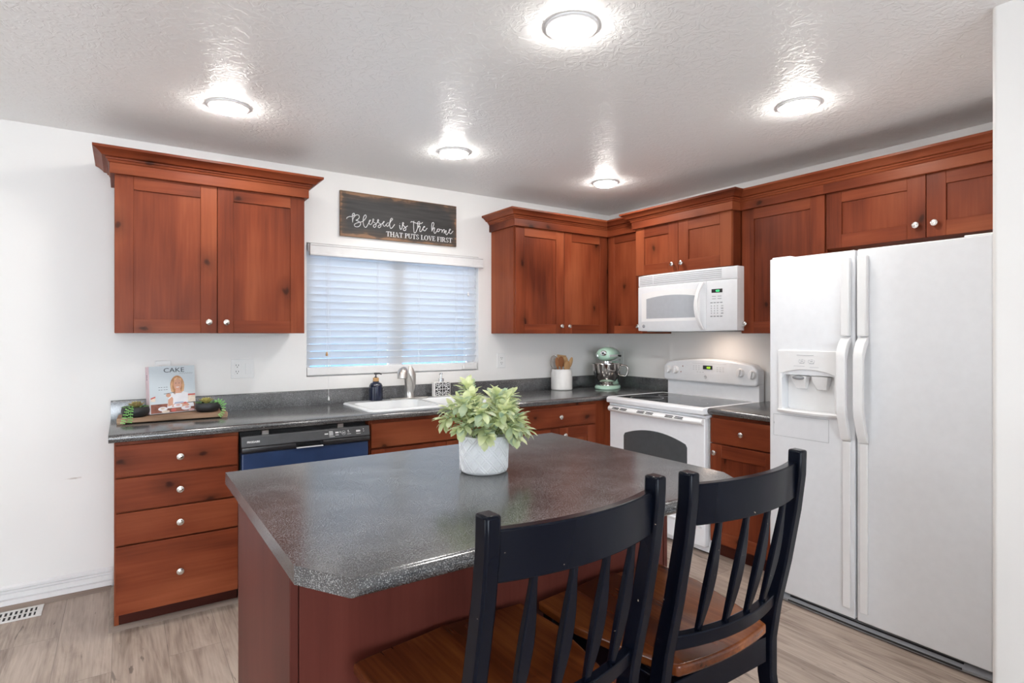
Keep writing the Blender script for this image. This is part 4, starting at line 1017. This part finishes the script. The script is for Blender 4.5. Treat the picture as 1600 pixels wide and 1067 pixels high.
# ------------------------------------------------------------------ tray, bowls of succulents and book
TZ = .9442
t = thing('serving_tray', (-3.395, -.222, .9146), 'raw wood plank tray at the left end of the counter, holding book and bowls', 'tray', rz=R(-2))
m = MB().box(-.250, .250, -.095, .095, .006, .029); m.build('board', TRAYW, t, bevel=.002)
for x in (-.235, .235): MB().box(x - .013, x + .013, -.09, .09, 0, .0062).build('cleat', TRAYW, t)
for x in (-.226, .226):
    MB().tube([(x, -.028, .028), (x, -.028, .040), (x, -.018, .046), (x, .018, .046), (x, .028, .040), (x, .028, .028)], .004, 8).build('handle', IRON, t)
def leaf(m, p, d, up, ln, wd, mi=0, curl=.25, cup=.12):
    d = Vector(d).normalized(); up = Vector(up); sd = d.cross(up)
    if sd.length < 1e-4: sd = d.orthogonal()
    sd.normalize(); nm = sd.cross(d).normalized(); p = Vector(p); vs = []
    for u, w_ in ((0, .12), (.25, .55), (.55, 1.0), (.82, .78), (1, .08)):
        c = p + d * ln * u - nm * (curl * ln * u * u)
        vs += [tuple(c - sd * wd * .5 * w_ + nm * cup * wd * w_), tuple(c), tuple(c + sd * wd * .5 * w_ + nm * cup * wd * w_)]
    fs = []
    for i in range(4):
        a = i * 3; fs += [(a, a + 1, a + 4, a + 3), (a + 1, a + 2, a + 5, a + 4)]
    m.add(vs, fs, mi)
def rosette(m, c, r, n, mi=0, tilt=(0, 0, 1)):
    for ring_, (k, el, ln) in enumerate(((n, 22, 1.0), (n - 2, 45, .85), (max(4, n - 4), 66, .65))):
        for i in range(k):
            a = 2 * math.pi * (i + .5 * ring_) / k
            d = Vector((math.cos(a) * math.cos(R(el)), math.sin(a) * math.cos(R(el)), math.sin(R(el))))
            leaf(m, c, d, (0, 0, 1), r * ln, r * .34, mi, curl=-.18, cup=.2)
def bowl(x, y, r, h, label, rosemat, trails, rs, lobes):
    t = thing('succulent_bowl', (x, y, TZ), label, 'plant')
    pr = [(0, 0), (r * .60, 0), (r * .82, h * .10), (r * .98, h * .40), (r, h * .65), (r * .93, h * .95), (r * .90, h), (r * .84, h * .97), (r * .80, h * .84), (0, h * .80)]
    m = MB().lathe(pr, n=36)
    if lobes: m.v = [(vx * (1 + .035 * math.cos(5 * math.atan2(vy, vx))), vy * (1 + .035 * math.cos(5 * math.atan2(vy, vx))), vz) for vx, vy, vz in m.v]
    m.build('bowl', BOWLB, t, smooth=50)
    rnd = random.Random(rs)
    m = MB(); rosette(m, (rs * .004 - .012, .006, h * .86), .046, 12); m.build('rosette', rosemat, t)
    m = MB()
    for i in range(9):
        a = 2 * math.pi * i / 9 + .3; q = r * .60
        for k in range(4): leaf(m, (q * math.cos(a), q * math.sin(a), h * .84), (math.cos(a + (k - 1.5) * .6), math.sin(a + (k - 1.5) * .6), .45), (0, 0, 1), .030, .011, curl=.1)
    m.build('green_leaves', HENS, t)
    for pts in trails:
        m = MB(); sp = smoothpts3(pts); st = MB().tube(sp, .0012, 5)
        for i in range(1, len(sp) - 1):
            for sgn in (-1, 1):
                d = Vector(sp[i + 1]) - Vector(sp[i - 1]); d.normalize()
                sd = d.cross(Vector((0, -1, .2))).normalized() * sgn
                if i % 2 == 0: leaf(m, sp[i], sd * .9 + d * .35 + Vector((0, -.2, 0)), (0, -1, .3), .0125, .0072, curl=.1)
        o = m.build('trailing_leaves', SUCC, t); st.build('stem', SUCC, o)
def smoothpts3(p, n=4):
    out = []
    for i in range(len(p) - 1):
        p0 = p[max(i - 1, 0)]; p1 = p[i]; p2 = p[i + 1]; p3 = p[min(i + 2, len(p) - 1)]
        for k in range(n):
            u = k / n
            out.append(tuple(.5 * (2 * p1[q] + (p2[q] - p0[q]) * u + (2 * p0[q] - 5 * p1[q] + 4 * p2[q] - p3[q]) * u * u + (3 * p1[q] - p0[q] - 3 * p2[q] + p3[q]) * u ** 3) for q in (0, 1, 2)))
    out.append(p[-1]); return out
bowl(-3.568, -.258, .063, .052, 'black bowl of succulents left of the book on the tray', ROSE,
     [[(-.01, -.03, .046), (-.018, -.062, .050), (-.022, -.092, .026), (-.024, -.102, .0), (-.028, -.106, -.018)], [(-.02, -.03, .046), (-.034, -.060, .044), (-.042, -.090, .024), (-.050, -.102, -.002), (-.056, -.108, -.020)]], 4, False)
bowl(-3.238, -.232, .063, .050, 'black scalloped bowl of succulents right of the book on the tray', ROSY,
     [[(.03, -.01, .044), (.055, -.03, .052), (.070, -.050, .036), (.068, -.100, .014), (.056, -.114, -.006), (.044, -.116, -.016)], [(.03, .0, .044), (.052, -.012, .058), (.074, -.02, .050), (.084, -.03, .028)]], 2, True)
# book standing on the tray
t = thing('cookbook', (-3.516, -.208, TZ), 'cookbook with a smiling woman on its pale cover, propped on the tray', 'book', rz=R(17))
TB, BWD, BHT = .040, .226, .250
PINK = plain('pale_pink_spine', (.62, .47, .50), .45); PAPER = plain('page_block', (.70, .67, .62), .8)
CBG = plain('cover_pale_blue', (.56, .62, .66), .35, noise=.04, nscale=9); CSK = plain('cover_skin', (.62, .34, .24), .45); CHR = plain('cover_hair', (.45, .22, .10), .45, noise=.3, nscale=60)
CHL = plain('cover_hair_light', (.62, .38, .22), .45, noise=.2, nscale=60); CWH = plain('cover_white', (.74, .74, .78), .4, noise=.05); CTB = plain('cover_table', (.24, .09, .06), .45, noise=.3, nscale=40); CDK = plain('cover_text', (.04, .05, .07), .4)
CRD = plain('cover_red', (.55, .12, .10), .45); CBL = plain('cover_denim', (.36, .42, .56), .45); CPK = plain('cover_pink', (.66, .42, .42), .45); CAK = plain('cover_cake', (.70, .60, .50), .5, noise=.15, nscale=60)
lean = Matrix.Rotation(R(-5), 4, 'X')
def bk(m): m.xf = lean; return m
body = bk(MB()).box(.004, BWD - .004, -TB + .003, -.003, .004, BHT - .004).build('pages', PAPER, t)
bk(MB()).box(0, BWD, -TB, -TB + .003, 0, BHT).build('front_cover', CBG, t); bk(MB()).box(0, BWD, -.003, 0, 0, BHT).build('back_cover', PINK, t)
sp_ = bk(MB()).box(-.0025, .0005, -TB, 0, 0, BHT).build('spine', PINK, t)
m = bk(MB())
for z in (.20, .19, .18): m.box(-.0030, -.0024, -.024, -.016, z, z + .006)
m.build('spine_print', CDK, sp_)
def cov(m, pts, k, mi):
    m.poly([(u * BWD, -TB - .00012 * k, (1 - v) * BHT) for u, v in pts], mi)
def el(cx, cy, rx, ry, n=22, a0=0, a1=360): return [(cx + rx * math.cos(R(a0 + (a1 - a0) * i / n)), cy + ry * math.sin(R(a0 + (a1 - a0) * i / n))) for i in range(n)]
m = bk(MB())
cov(m, [(.02, .90), (.02, .80), (.99, .80), (.99, .99), (.02, .99)], 1, 4)
cov(m, [(0.36, .90), (.40, .68), (.48, .58), (.58, .56), (.72, .56), (.84, .60), (.92, .72), (.96, .86), (.96, .90)], 2, 3)
cov(m, el(.60, .42, .155, .21), 2, 1)
cov(m, [(.46, .55), (.45, .42), (.50, .30), (.49, .48), (.52, .56)], 3, 2); cov(m, [(.74, .55), (.76, .42), (.71, .30), (.71, .46), (.69, .57)], 3, 2)
cov(m, [(.55, .60), (.56, .48), (.66, .48), (.68, .60), (.62, .64)], 3, 0)
cov(m, el(.605, .40, .088, .125), 4, 0)
cov(m, [(.515, .38), (.53, .28), (.60, .24), (.69, .28), (.70, .38), (.67, .31), (.60, .275), (.55, .31)], 5, 2)
cov(m, el(.605, .452, .040, .020, 14, 0, 180), 5, 3)
for ex in (.568, .642): cov(m, el(ex, .375, .012, .007, 10), 5, 6)
cov(m, [(.52, .70), (.56, .59), (.68, .59), (.72, .70), (.74, .84), (.50, .84)], 5, 3)
cov(m, [(.38, .86), (.39, .72), (.47, .66), (.50, .70), (.49, .84)], 6, 0)
cov(m, el(.40, .625, .055, .042, 12), 6, 0)
cov(m, [(.30, .585), (.55, .565), (.55, .573), (.30, .595)], 7, 4 + 2)
cov(m, [(.50, .84), (.54, .78), (.72, .78), (.76, .84)], 6, 7)
cov(m, [(.46, .88), (.50, .82), (.80, .80), (.86, .86), (.80, .89)], 7, 0)
cov(m, [(.83, .80), (.83, .64), (.995, .64), (.995, .80)], 6, 9); cov(m, [(.83, .655), (.83, .62), (.995, .62), (.995, .655)], 7, 5); cov(m, [(.81, .80), (.995, .80), (.995, .815), (.81, .815)], 7, 6)
cov(m, [(.02, .74), (.02, .66), (.12, .64), (.12, .74)], 6, 9); cov(m, [(.02, .66), (.12, .63), (.12, .66), (.02, .69)], 7, 5)
for cx, cy, rx, ry, c_ in ((.27, .905, .10, .045, 3), (.60, .855, .10, .040, 3), (.78, .92, .11, .045, 3), (.33, .965, .09, .028, 9), (.27, .895, .05, .022, 9), (.60, .845, .05, .022, 8), (.80, .905, .05, .022, 8), (.90, .97, .07, .025, 8), (.50, .945, .06, .035, 5), (.76, .81, .04, .02, 5)): cov(m, el(cx, cy, rx, ry, 16), 8 if c_ == 3 else 9, c_)
for i, v in enumerate((.445, .497)):
    for u in (.19, .24, .30, .35): cov(m, [(u, v), (u + .035, v), (u + .035, v + .008), (u, v + .008)], 2, 6)
m.tube([(.65 * BWD + k * .004, -TB - .0004, BHT * (1 - .165 - .012 * math.sin(k * 2.1))) for k in range(18)], .0005, 4, 6)
text_into(m, 'CAKE', .034, .305 * BWD, BHT * (1 - .135), -TB - .0008, 6, depth=.0002, sx=1.22)
m.build('cover_print', [CSK, CHR, CHL, CWH, CTB, CRD, CDK, CBL, CPK, CAK], bpy.data.objects[[o.name for o in bpy.data.objects if o.name.startswith('front_cover')][-1]], recalc=False)

# ------------------------------------------------------------------ crock and utensils
KX, KY = -.642, -.118
t = thing('utensil_crock', (KX, KY, .9146), 'cream white ceramic crock holding wooden utensils near the corner', 'crock')
MB().lathe([(0, 0), (.080, 0), (.086, .004), (.087, .012), (.087, .140), (.083, .150), (.081, .160), (.082, .167), (.079, .170), (.075, .167), (.076, .15), (.078, .02), (0, .014)], n=48).build('jar', CERAMIC, t, smooth=50)
UB = 'utensils standing in the cream crock'
def utensil(nm, base, tip, label, kind, mat):
    b0 = Vector(base); v = Vector(tip) - b0; ln = v.length
    o = thing(nm, (KX + b0.x, KY + b0.y, .9156 + b0.z), label, 'utensil')
    q = Vector((0, 0, 1)).rotation_difference(v.normalized()); o.rotation_euler = q.to_euler()
    if kind == 'spoon':
        MB().tube([(0, 0, 0), (0, 0, ln - .075)], .0065, 10).build('handle', mat, o)
        MB().ell((0, 0, ln - .045), .030, .008, .046, 18, 10).build('bowl', mat, o)
    elif kind == 'narrow':
        MB().tube([(0, 0, 0), (0, 0, ln - .07)], .0065, 10).build('handle', mat, o)
        MB().ell((0, 0, ln - .042), .019, .007, .045, 18, 10).build('bowl', mat, o)
    elif kind == 'spatula':
        MB().tube([(0, 0, 0), (0, 0, ln - .08)], .0065, 10).build('handle', mat, o)
        MB().prism([(-.012, ln - .095), (.012, ln - .095), (.044, ln - .07), (.047, ln), (-.047, ln), (-.044, ln - .07)], -.003, .003, 'y').build('blade', mat, o, bevel=.002)
    elif kind == 'whisk':
        MB().tube([(0, 0, 0), (0, 0, ln - .11)], .008, 10).build('handle', mat, o)
        m = MB()
        for k in range(4):
            a = math.pi * k / 4
            m.tube([(math.sin(2 * math.pi * 0 + th) * .036 * math.cos(a), math.sin(th) * .036 * math.sin(a), ln - .112 + .10 * (1 - math.cos(th)) / 2 * 1.12) for th in [2 * math.pi * i / 24 for i in range(25)]], .0011, 5)
        m.build('wire_loops', STEEL, o)
    return o
utensil('whisk', (-.022, .022, .018), (-.056, .036, .278), 'wire whisk with brown handle at the back left of the crock', 'whisk', SPD)
utensil('wooden_spoon', (-.024, -.012, .018), (-.079, -.032, .264), 'slim dark brown wooden spoon leaning left at the front of the crock', 'narrow', SPD)
utensil('wooden_spoon', (-.006, -.018, .018), (-.026, -.022, .272), 'dark brown wooden spoon standing nearly upright in the crock', 'spoon', SPD)
utensil('wooden_spatula', (.012, .034, .018), (.045, .054, .280), 'flat square-ended wooden spatula at the back of the crock', 'spatula', SPW)
utensil('wooden_spoon', (.006, -.038, .018), (.008, -.064, .238), 'pale wooden spoon with round bowl at the front of the crock', 'spoon', SPW)
utensil('wooden_spoon', (.014, -.008, .018), (.045, .006, .270), 'pale wooden spoon standing before the spatula in the crock', 'spoon', SPW)
utensil('wooden_spoon', (.022, -.010, .018), (.082, -.032, .262), 'pale wooden spoon leaning furthest right in the crock', 'narrow', SPW)

# ------------------------------------------------------------------ stand mixer
t = thing('stand_mixer', (-.222, -.232, .9146), 'mint green stand mixer with steel bowl in the counter corner', 'mixer', rz=R(-57)); t.scale = (1.2, 1.2, 1.0)
pl = [(.085 * math.cos(R(a)) if True else 0, -.055 + .095 * math.sin(R(a))) for a in range(180, 361, 15)] + [(.080, .02), (.060, .10), (.045, .135), (-.045, .135), (-.060, .10), (-.080, .02)]
def scl(pl, k): 
    return [(x * k, (y - .02) * k + .02) for x, y in pl]
MB().loft([[(x, y, z) for x, y in scl(pl, k)] for k, z in ((.97, 0), (1.0, .004), (1.0, .018), (.93, .028), (.80, .033))]).build('base', MINT, t, smooth=50)
def neck(z, hw, y0, y1): return [(x, y, z) for x, y in rrect(-hw, hw, y0, y1, min(hw, (y1 - y0) / 2) * .8, 5)]
MB().loft([neck(.025, .052, .035, .135), neck(.06, .040, .055, .130), neck(.13, .038, .060, .130), neck(.19, .042, .050, .130), neck(.225, .048, .030, .132)]).build('column', MINT, t, smooth=60)
hd = []
for y, hw, zc, hz in ((-.158, .020, .285, .022), (-.152, .042, .285, .042), (-.130, .058, .285, .056), (-.09, .066, .286, .062), (-.03, .069, .287, .063), (.04, .066, .286, .060), (.10, .058, .282, .053), (.140, .042, .278, .040), (.158, .020, .276, .020)):
    hd.append([(hw * math.cos(R(a)), y, zc + hz * math.sin(R(a)) * (1.0 if math.sin(R(a)) > 0 else .92)) for a in range(0, 360, 15)])
h = MB().loft(hd).build('motor_head', MINT, t, smooth=60)
b = []
for y, hw in ((-.1525, .0435), (-.130, .0590), (-.09, .0668), (-.03, .0698), (.04, .0668), (.10, .0588)):
    b.append([(sx * hw * math.cos(R(a)) * 1.025, y, .285 + .0605 * math.sin(R(a))) for sx, a in ((-1, -14), (-1, 2), (1, 2), (1, -14))])
bd = MB().loft(b).build('trim_band', CHROME, h, smooth=40)
m = MB(); text_into(m, 'KitchenAid', .013, -.032, .2755, -.1535, bold=.0003); m.build('band_lettering', BLKPL, bd)
MB().lathe([(.022, 0), (.022, .006), (.018, .010), (.009, .011), (.009, .014), (0, .014)], (0, -.152, .300), '-y', 24).build('attachment_hub', CHROME, h)
MB().lathe([(.0085, 0), (.0085, .012), (0, .013)], (.0, -.165, .300), '-y', 16).build('hub_knob', BLKPL, h)
m = MB(); m.xf = Matrix.Translation((.066, .03, .272)) @ Matrix.Rotation(R(90), 4, 'Z'); m.lathe([(.008, -.002), (.008, .010), (.0095, .014), (0, .016)], (0, 0, 0), '-y', 14); m.build('speed_knob', BLKPL, h)
BY = -.062
MB().lathe([(.036, .205), (.036, .232), (.030, .236), (0, .236)], (0, BY, 0), n=28).build('drive_collar', CHROME, t)
bowl_ = MB().lathe([(0, .052), (.035, .052), (.052, .056), (.060, .066), (.080, .098), (.094, .140), (.099, .180), (.102, .206), (.107, .208), (.107, .211), (.101, .211), (.097, .18), (.090, .14), (.076, .1), (.056, .070), (0, .060)], (0, BY, 0), n=48).build('bowl', STEEL, t, smooth=50)
MB().lathe([(.044, .030), (.046, .040), (.040, .046), (.042, .055), (0, .055)], (0, BY, 0), n=36).build('bowl_foot', STEEL, bowl_)
MB().lathe([(.060, .030), (.060, .036), (.046, .038), (0, .038)], (0, BY, 0), n=36).build('bowl_plate', STEEL, t)
MB().tube(smoothpts3([(.090, BY + .0, .196), (.118, BY + .006, .198), (.140, BY + .010, .182), (.142, BY + .012, .14), (.130, BY + .010, .112), (.106, BY + .004, .112), (.086, BY, .118)]), .0075, 10).build('bowl_handle', STEEL, bowl_)
tag(MB().tube(smoothpts3([(-.46, -.045, .917), (-.42, -.06, .918), (-.39, -.05, .930), (-.36, -.055, .918), (-.33, -.07, .918)]), .004, 8).build('power_cord', BLKPL), 'short black power cord lying behind the mint stand mixer', 'cord')

# ------------------------------------------------------------------ potted plant on the island
t = thing('potted_plant', (-2.630, -2.155, .9145), 'pale green leafy plant in a white patterned pot on the island', 'plant')
MB().lathe([(0, 0), (.068, 0), (.076, .004), (.0785, .012), (.082, .118), (.081, .122), (.077, .121), (.074, .11), (0, .10)], n=56).build('pot', POTM, t, smooth=50)
m = MB()
def pr_(a, z): 
    r = .0785 + (.082 - .0785) * (z - .012) / .106 + .0002; return (r * math.cos(a), r * math.sin(a), z)
N = 12
for k in range(N):                                   # raised woven lattice of nested diamonds
    for s_ in (-1, 1):
        for off in (0.0, .26):
            pts = [pr_((k + off) * 2 * math.pi / N + s_ * u * 2 * math.pi / N * 2.4, .008 + u * .110) for u in [i / 14 for i in range(15)]]
            m.tube(pts, .0019, 5)
m.build('pot_lattice', POTM, t)
rnd = random.Random(11)
lm = MB(); sm_ = MB()
stems = []
# (azimuth deg, reach, rise)
for az, rc, hi in ((200, .145, .115), (185, .15, .175), (172, .15, .07), (215, .16, .045), (240, .10, .10), (262, .10, .145), (285, .11, .085), (270, .12, .02), (300, .12, .05), (330, .15, .075), (345, .17, .12), (0, .19, .155), (15, .13, .17), (30, .13, .13), (90, .05, .21), (120, .06, .225), (60, .08, .19), (150, .10, .16), (180, .08, .19), (265, .05, .19), (310, .09, .17), (230, .13, .14), (320, .15, .02), (195, .17, .14), (250, .13, .06), (350, .13, .05), (100, .12, .12), (45, .12, .08), (135, .13, .09)):
    a = R(az + rnd.uniform(-8, 8) + 34); rc *= .98
    p0 = Vector((.03 * math.cos(a), .03 * math.sin(a), .10)); p2 = Vector((rc * math.cos(a), rc * math.sin(a), .112 + hi * .74))
    p1 = (p0 + p2) / 2 + Vector((0, 0, .035))
    pts = smoothpts3([p0, p1, p2], 5); sm_.tube([tuple(q) for q in pts], .0018, 5)
    for i in range(3, len(pts)):
        d = (Vector(pts[i]) - Vector(pts[i - 1])).normalized(); e1 = d.orthogonal().normalized(); e2 = d.cross(e1)
        kk = 3 if i < len(pts) - 1 else 6
        for j in range(kk):
            th = 2 * math.pi * j / kk + i * 1.1 + rnd.uniform(-.3, .3); sp = rnd.uniform(.65, 1.0) if i < len(pts) - 1 else rnd.uniform(.35, .8)
            dd = d * (.55 if i < len(pts) - 1 else .9) + (e1 * math.cos(th) + e2 * math.sin(th)) * sp
            ln = rnd.uniform(.036, .050); leaf(lm, pts[i], dd, (0, 0, 1), ln, ln * rnd.uniform(.46, .60), rnd.choice((0, 0, 1)), curl=rnd.uniform(.05, .4), cup=.1)
LEAF2 = leaf_mat('grey_green_leaf', (.28, .42, .30), (.54, .64, .44), (.74, .80, .58), 20)
lm.build('leaves', [LEAF, LEAF2], t, smooth=60, recalc=False); sm_.build('stems', STEM, t)

# ------------------------------------------------------------------ counter chairs
def make_chair(label):
    t = thing('counter_chair', (0, 0, 0), label, 'chair', 'black counter chairs at the island')
    hs = .213
    for s_ in (-1, 1):                                # rear leg runs up into the back post
        pts = [(s_ * hs, -.085, 0), (s_ * hs, -.030, .25), (s_ * hs, .004, .46), (s_ * hs, .004, .56), (s_ * hs, -.012, .66), (s_ * hs, -.040, .78), (s_ * hs, -.066, .92), (s_ * hs, -.078, 1.01), (s_ * hs, -.080, 1.072)]
        MB().bar(pts, [.031] * 9, [.036, .038, .042, .042, .040, .038, .037, .036, .036], (1, 0, 0)).build('back_post', BLACKP, t, bevel=.005, smooth=45)
        q = [(s_ * .212, .410, 0), (s_ * .208, .402, .30), (s_ * .205, .398, .582)]
        MB().bar(q, [.034, .040, .044], [.034, .040, .044], (1, 0, 0)).build('front_leg', BLACKP, t, bevel=.004)
        MB().bar([(s_ * .208, -.01, .30), (s_ * .208, .39, .27)], .022, .034, (1, 0, 0)).build('side_stretcher', BLACKP, t, bevel=.003)
        MB().bar([(s_ * .200, .01, .548), (s_ * .200, .39, .550)], .022, .062, (1, 0, 0)).build('side_apron', BLACKP, t, bevel=.002)
    MB().box(-.19, .19, -.008, .014, .500, .568).build('rear_apron', BLACKP, t, bevel=.002)
    MB().box(-.19, .19, .387, .407, .518, .580).build('front_apron', BLACKP, t, bevel=.002)
    MB().bar([(-.20, .404, .20), (.20, .404, .20)], .024, .036, (0, 1, 0)).build('foot_rail', BLACKP, t, bevel=.003)
    # curved crest and lower back rail
    def rail(nm, z0, z1, yy, bow_, th, hx):
        rs = []
        for i in range(17):
            u = i / 16 * 2 - 1; x = hx * u; y = yy - bow_ * (1 - u * u)
            rs.append([(x, y - th / 2, z0), (x, y - th / 2 - .004, z1), (x, y + th / 2 - .004, z1), (x, y + th / 2, z0)])
        return MB().loft(rs).build(nm, BLACKP, t, bevel=.003, smooth=30)
    rail('crest_rail', .952, 1.043, -.070, .034, .022, hs - .012)
    rail('lower_rail', .655, .690, -.012, .034, .024, hs - .012)
    for sx in (-.126, -.042, .042, .126):             # arrow-shaped spindles
        bb = 1 - (sx / (hs - .012)) ** 2
        yb = -.012 - .034 * bb; yt = -.072 - .034 * bb; pts = []; ws = []; ds = []
        for i in range(13):
            u = i / 12; z = .682 + (.958 - .682) * u
            pts.append((sx, yb + (yt - yb) * u - .006 * math.sin(math.pi * u), z)); e = math.sin(math.pi * min(1, u * 1.05)) ** 1.2
            ws.append(.013 + .017 * max(0, e)); ds.append(.012 + .003 * max(0, e))
        MB().bar(pts, ws, ds, (1, 0, 0)).build('back_spindle', BLACKP, t, bevel=.003, smooth=40)
    # saddle seat
    n, k = 20, 16; vs = []; fs = []
    def outline(u, v):
        y = -.020 + .438 * v; hw = (.172 + .075 * min(1, v * 1.6) ** .8)
        x = hw * u
        y += -.028 * (1 - u * u) * (1 - v) * .6 + .018 * (1 - u * u) * v
        # rounded corners
        cr = .035; 
        return x, y
    for side in (1, 0):
        for j in range(k + 1):
            for i in range(n + 1):
                u = i / n * 2 - 1; v = j / k; x, y = outline(u, v)
                sad = -.010 * math.exp(-((u * .9) ** 2 * 3 + ((v - .42) * 2.2) ** 2 * 2)) * 1.0 + .004 * math.exp(-(u * 5) ** 2) * v
                vs.append((x, y, (.612 + sad) if side else .584))
    w_ = n + 1; off = (k + 1) * w_
    for j in range(k):
        for i in range(n):
            a = j * w_ + i; fs.append((a, a + 1, a + w_ + 1, a + w_)); fs.append((off + a, off + a + w_, off + a + w_ + 1, off + a + 1))
    bd_ = [i for i in range(w_)] + [j * w_ + n for j in range(1, k + 1)] + [k * w_ + i for i in range(n - 1, -1, -1)] + [j * w_ for j in range(k - 1, 0, -1)]
    for a, b_ in zip(bd_, bd_[1:] + bd_[:1]): fs.append((a, off + a, off + b_, b_))
    MB().add(vs, fs).build('seat', SEAT, t, bevel=.007, bseg=3, smooth=40)
    return t
ch = make_chair('black slat-back counter chair with brown seat, nearest the camera')
ch.location = (-2.915, -2.888, 0); ch.rotation_euler = (0, 0, R(3))
c2 = copy_tree(ch); c2.location = (-2.402, -2.896, 0); c2.rotation_euler = (0, 0, R(0)); c2['label'] = 'black slat-back counter chair with brown seat, beside the refrigerator end of island'

# ------------------------------------------------------------------ floor vent
t = thing('floor_vent', (-4.105, -.122, 0), 'white metal floor vent register by the left baseboard', 'vent')
fl = MB()
fl.box(-.165, .155, -.070, -.052, 0, .005).box(-.165, .155, .052, .070, 0, .005).box(-.165, -.140, -.052, .052, 0, .005).box(.130, .155, -.052, .052, 0, .005)
fl.build('frame', VENTW, t, bevel=.002)
MB().box(-.14, .13, -.052, .052, .0003, .0012).build('opening', DARK, t)
lv = MB()
for i in range(14): lv.box(-.136 + i * .0192, -.136 + i * .0192 + .009, -.052, .052, .001, .0042)
lv.box(-.14, .13, -.004, .004, .001, .0046)
lv.build('louvers', VENTW, t)
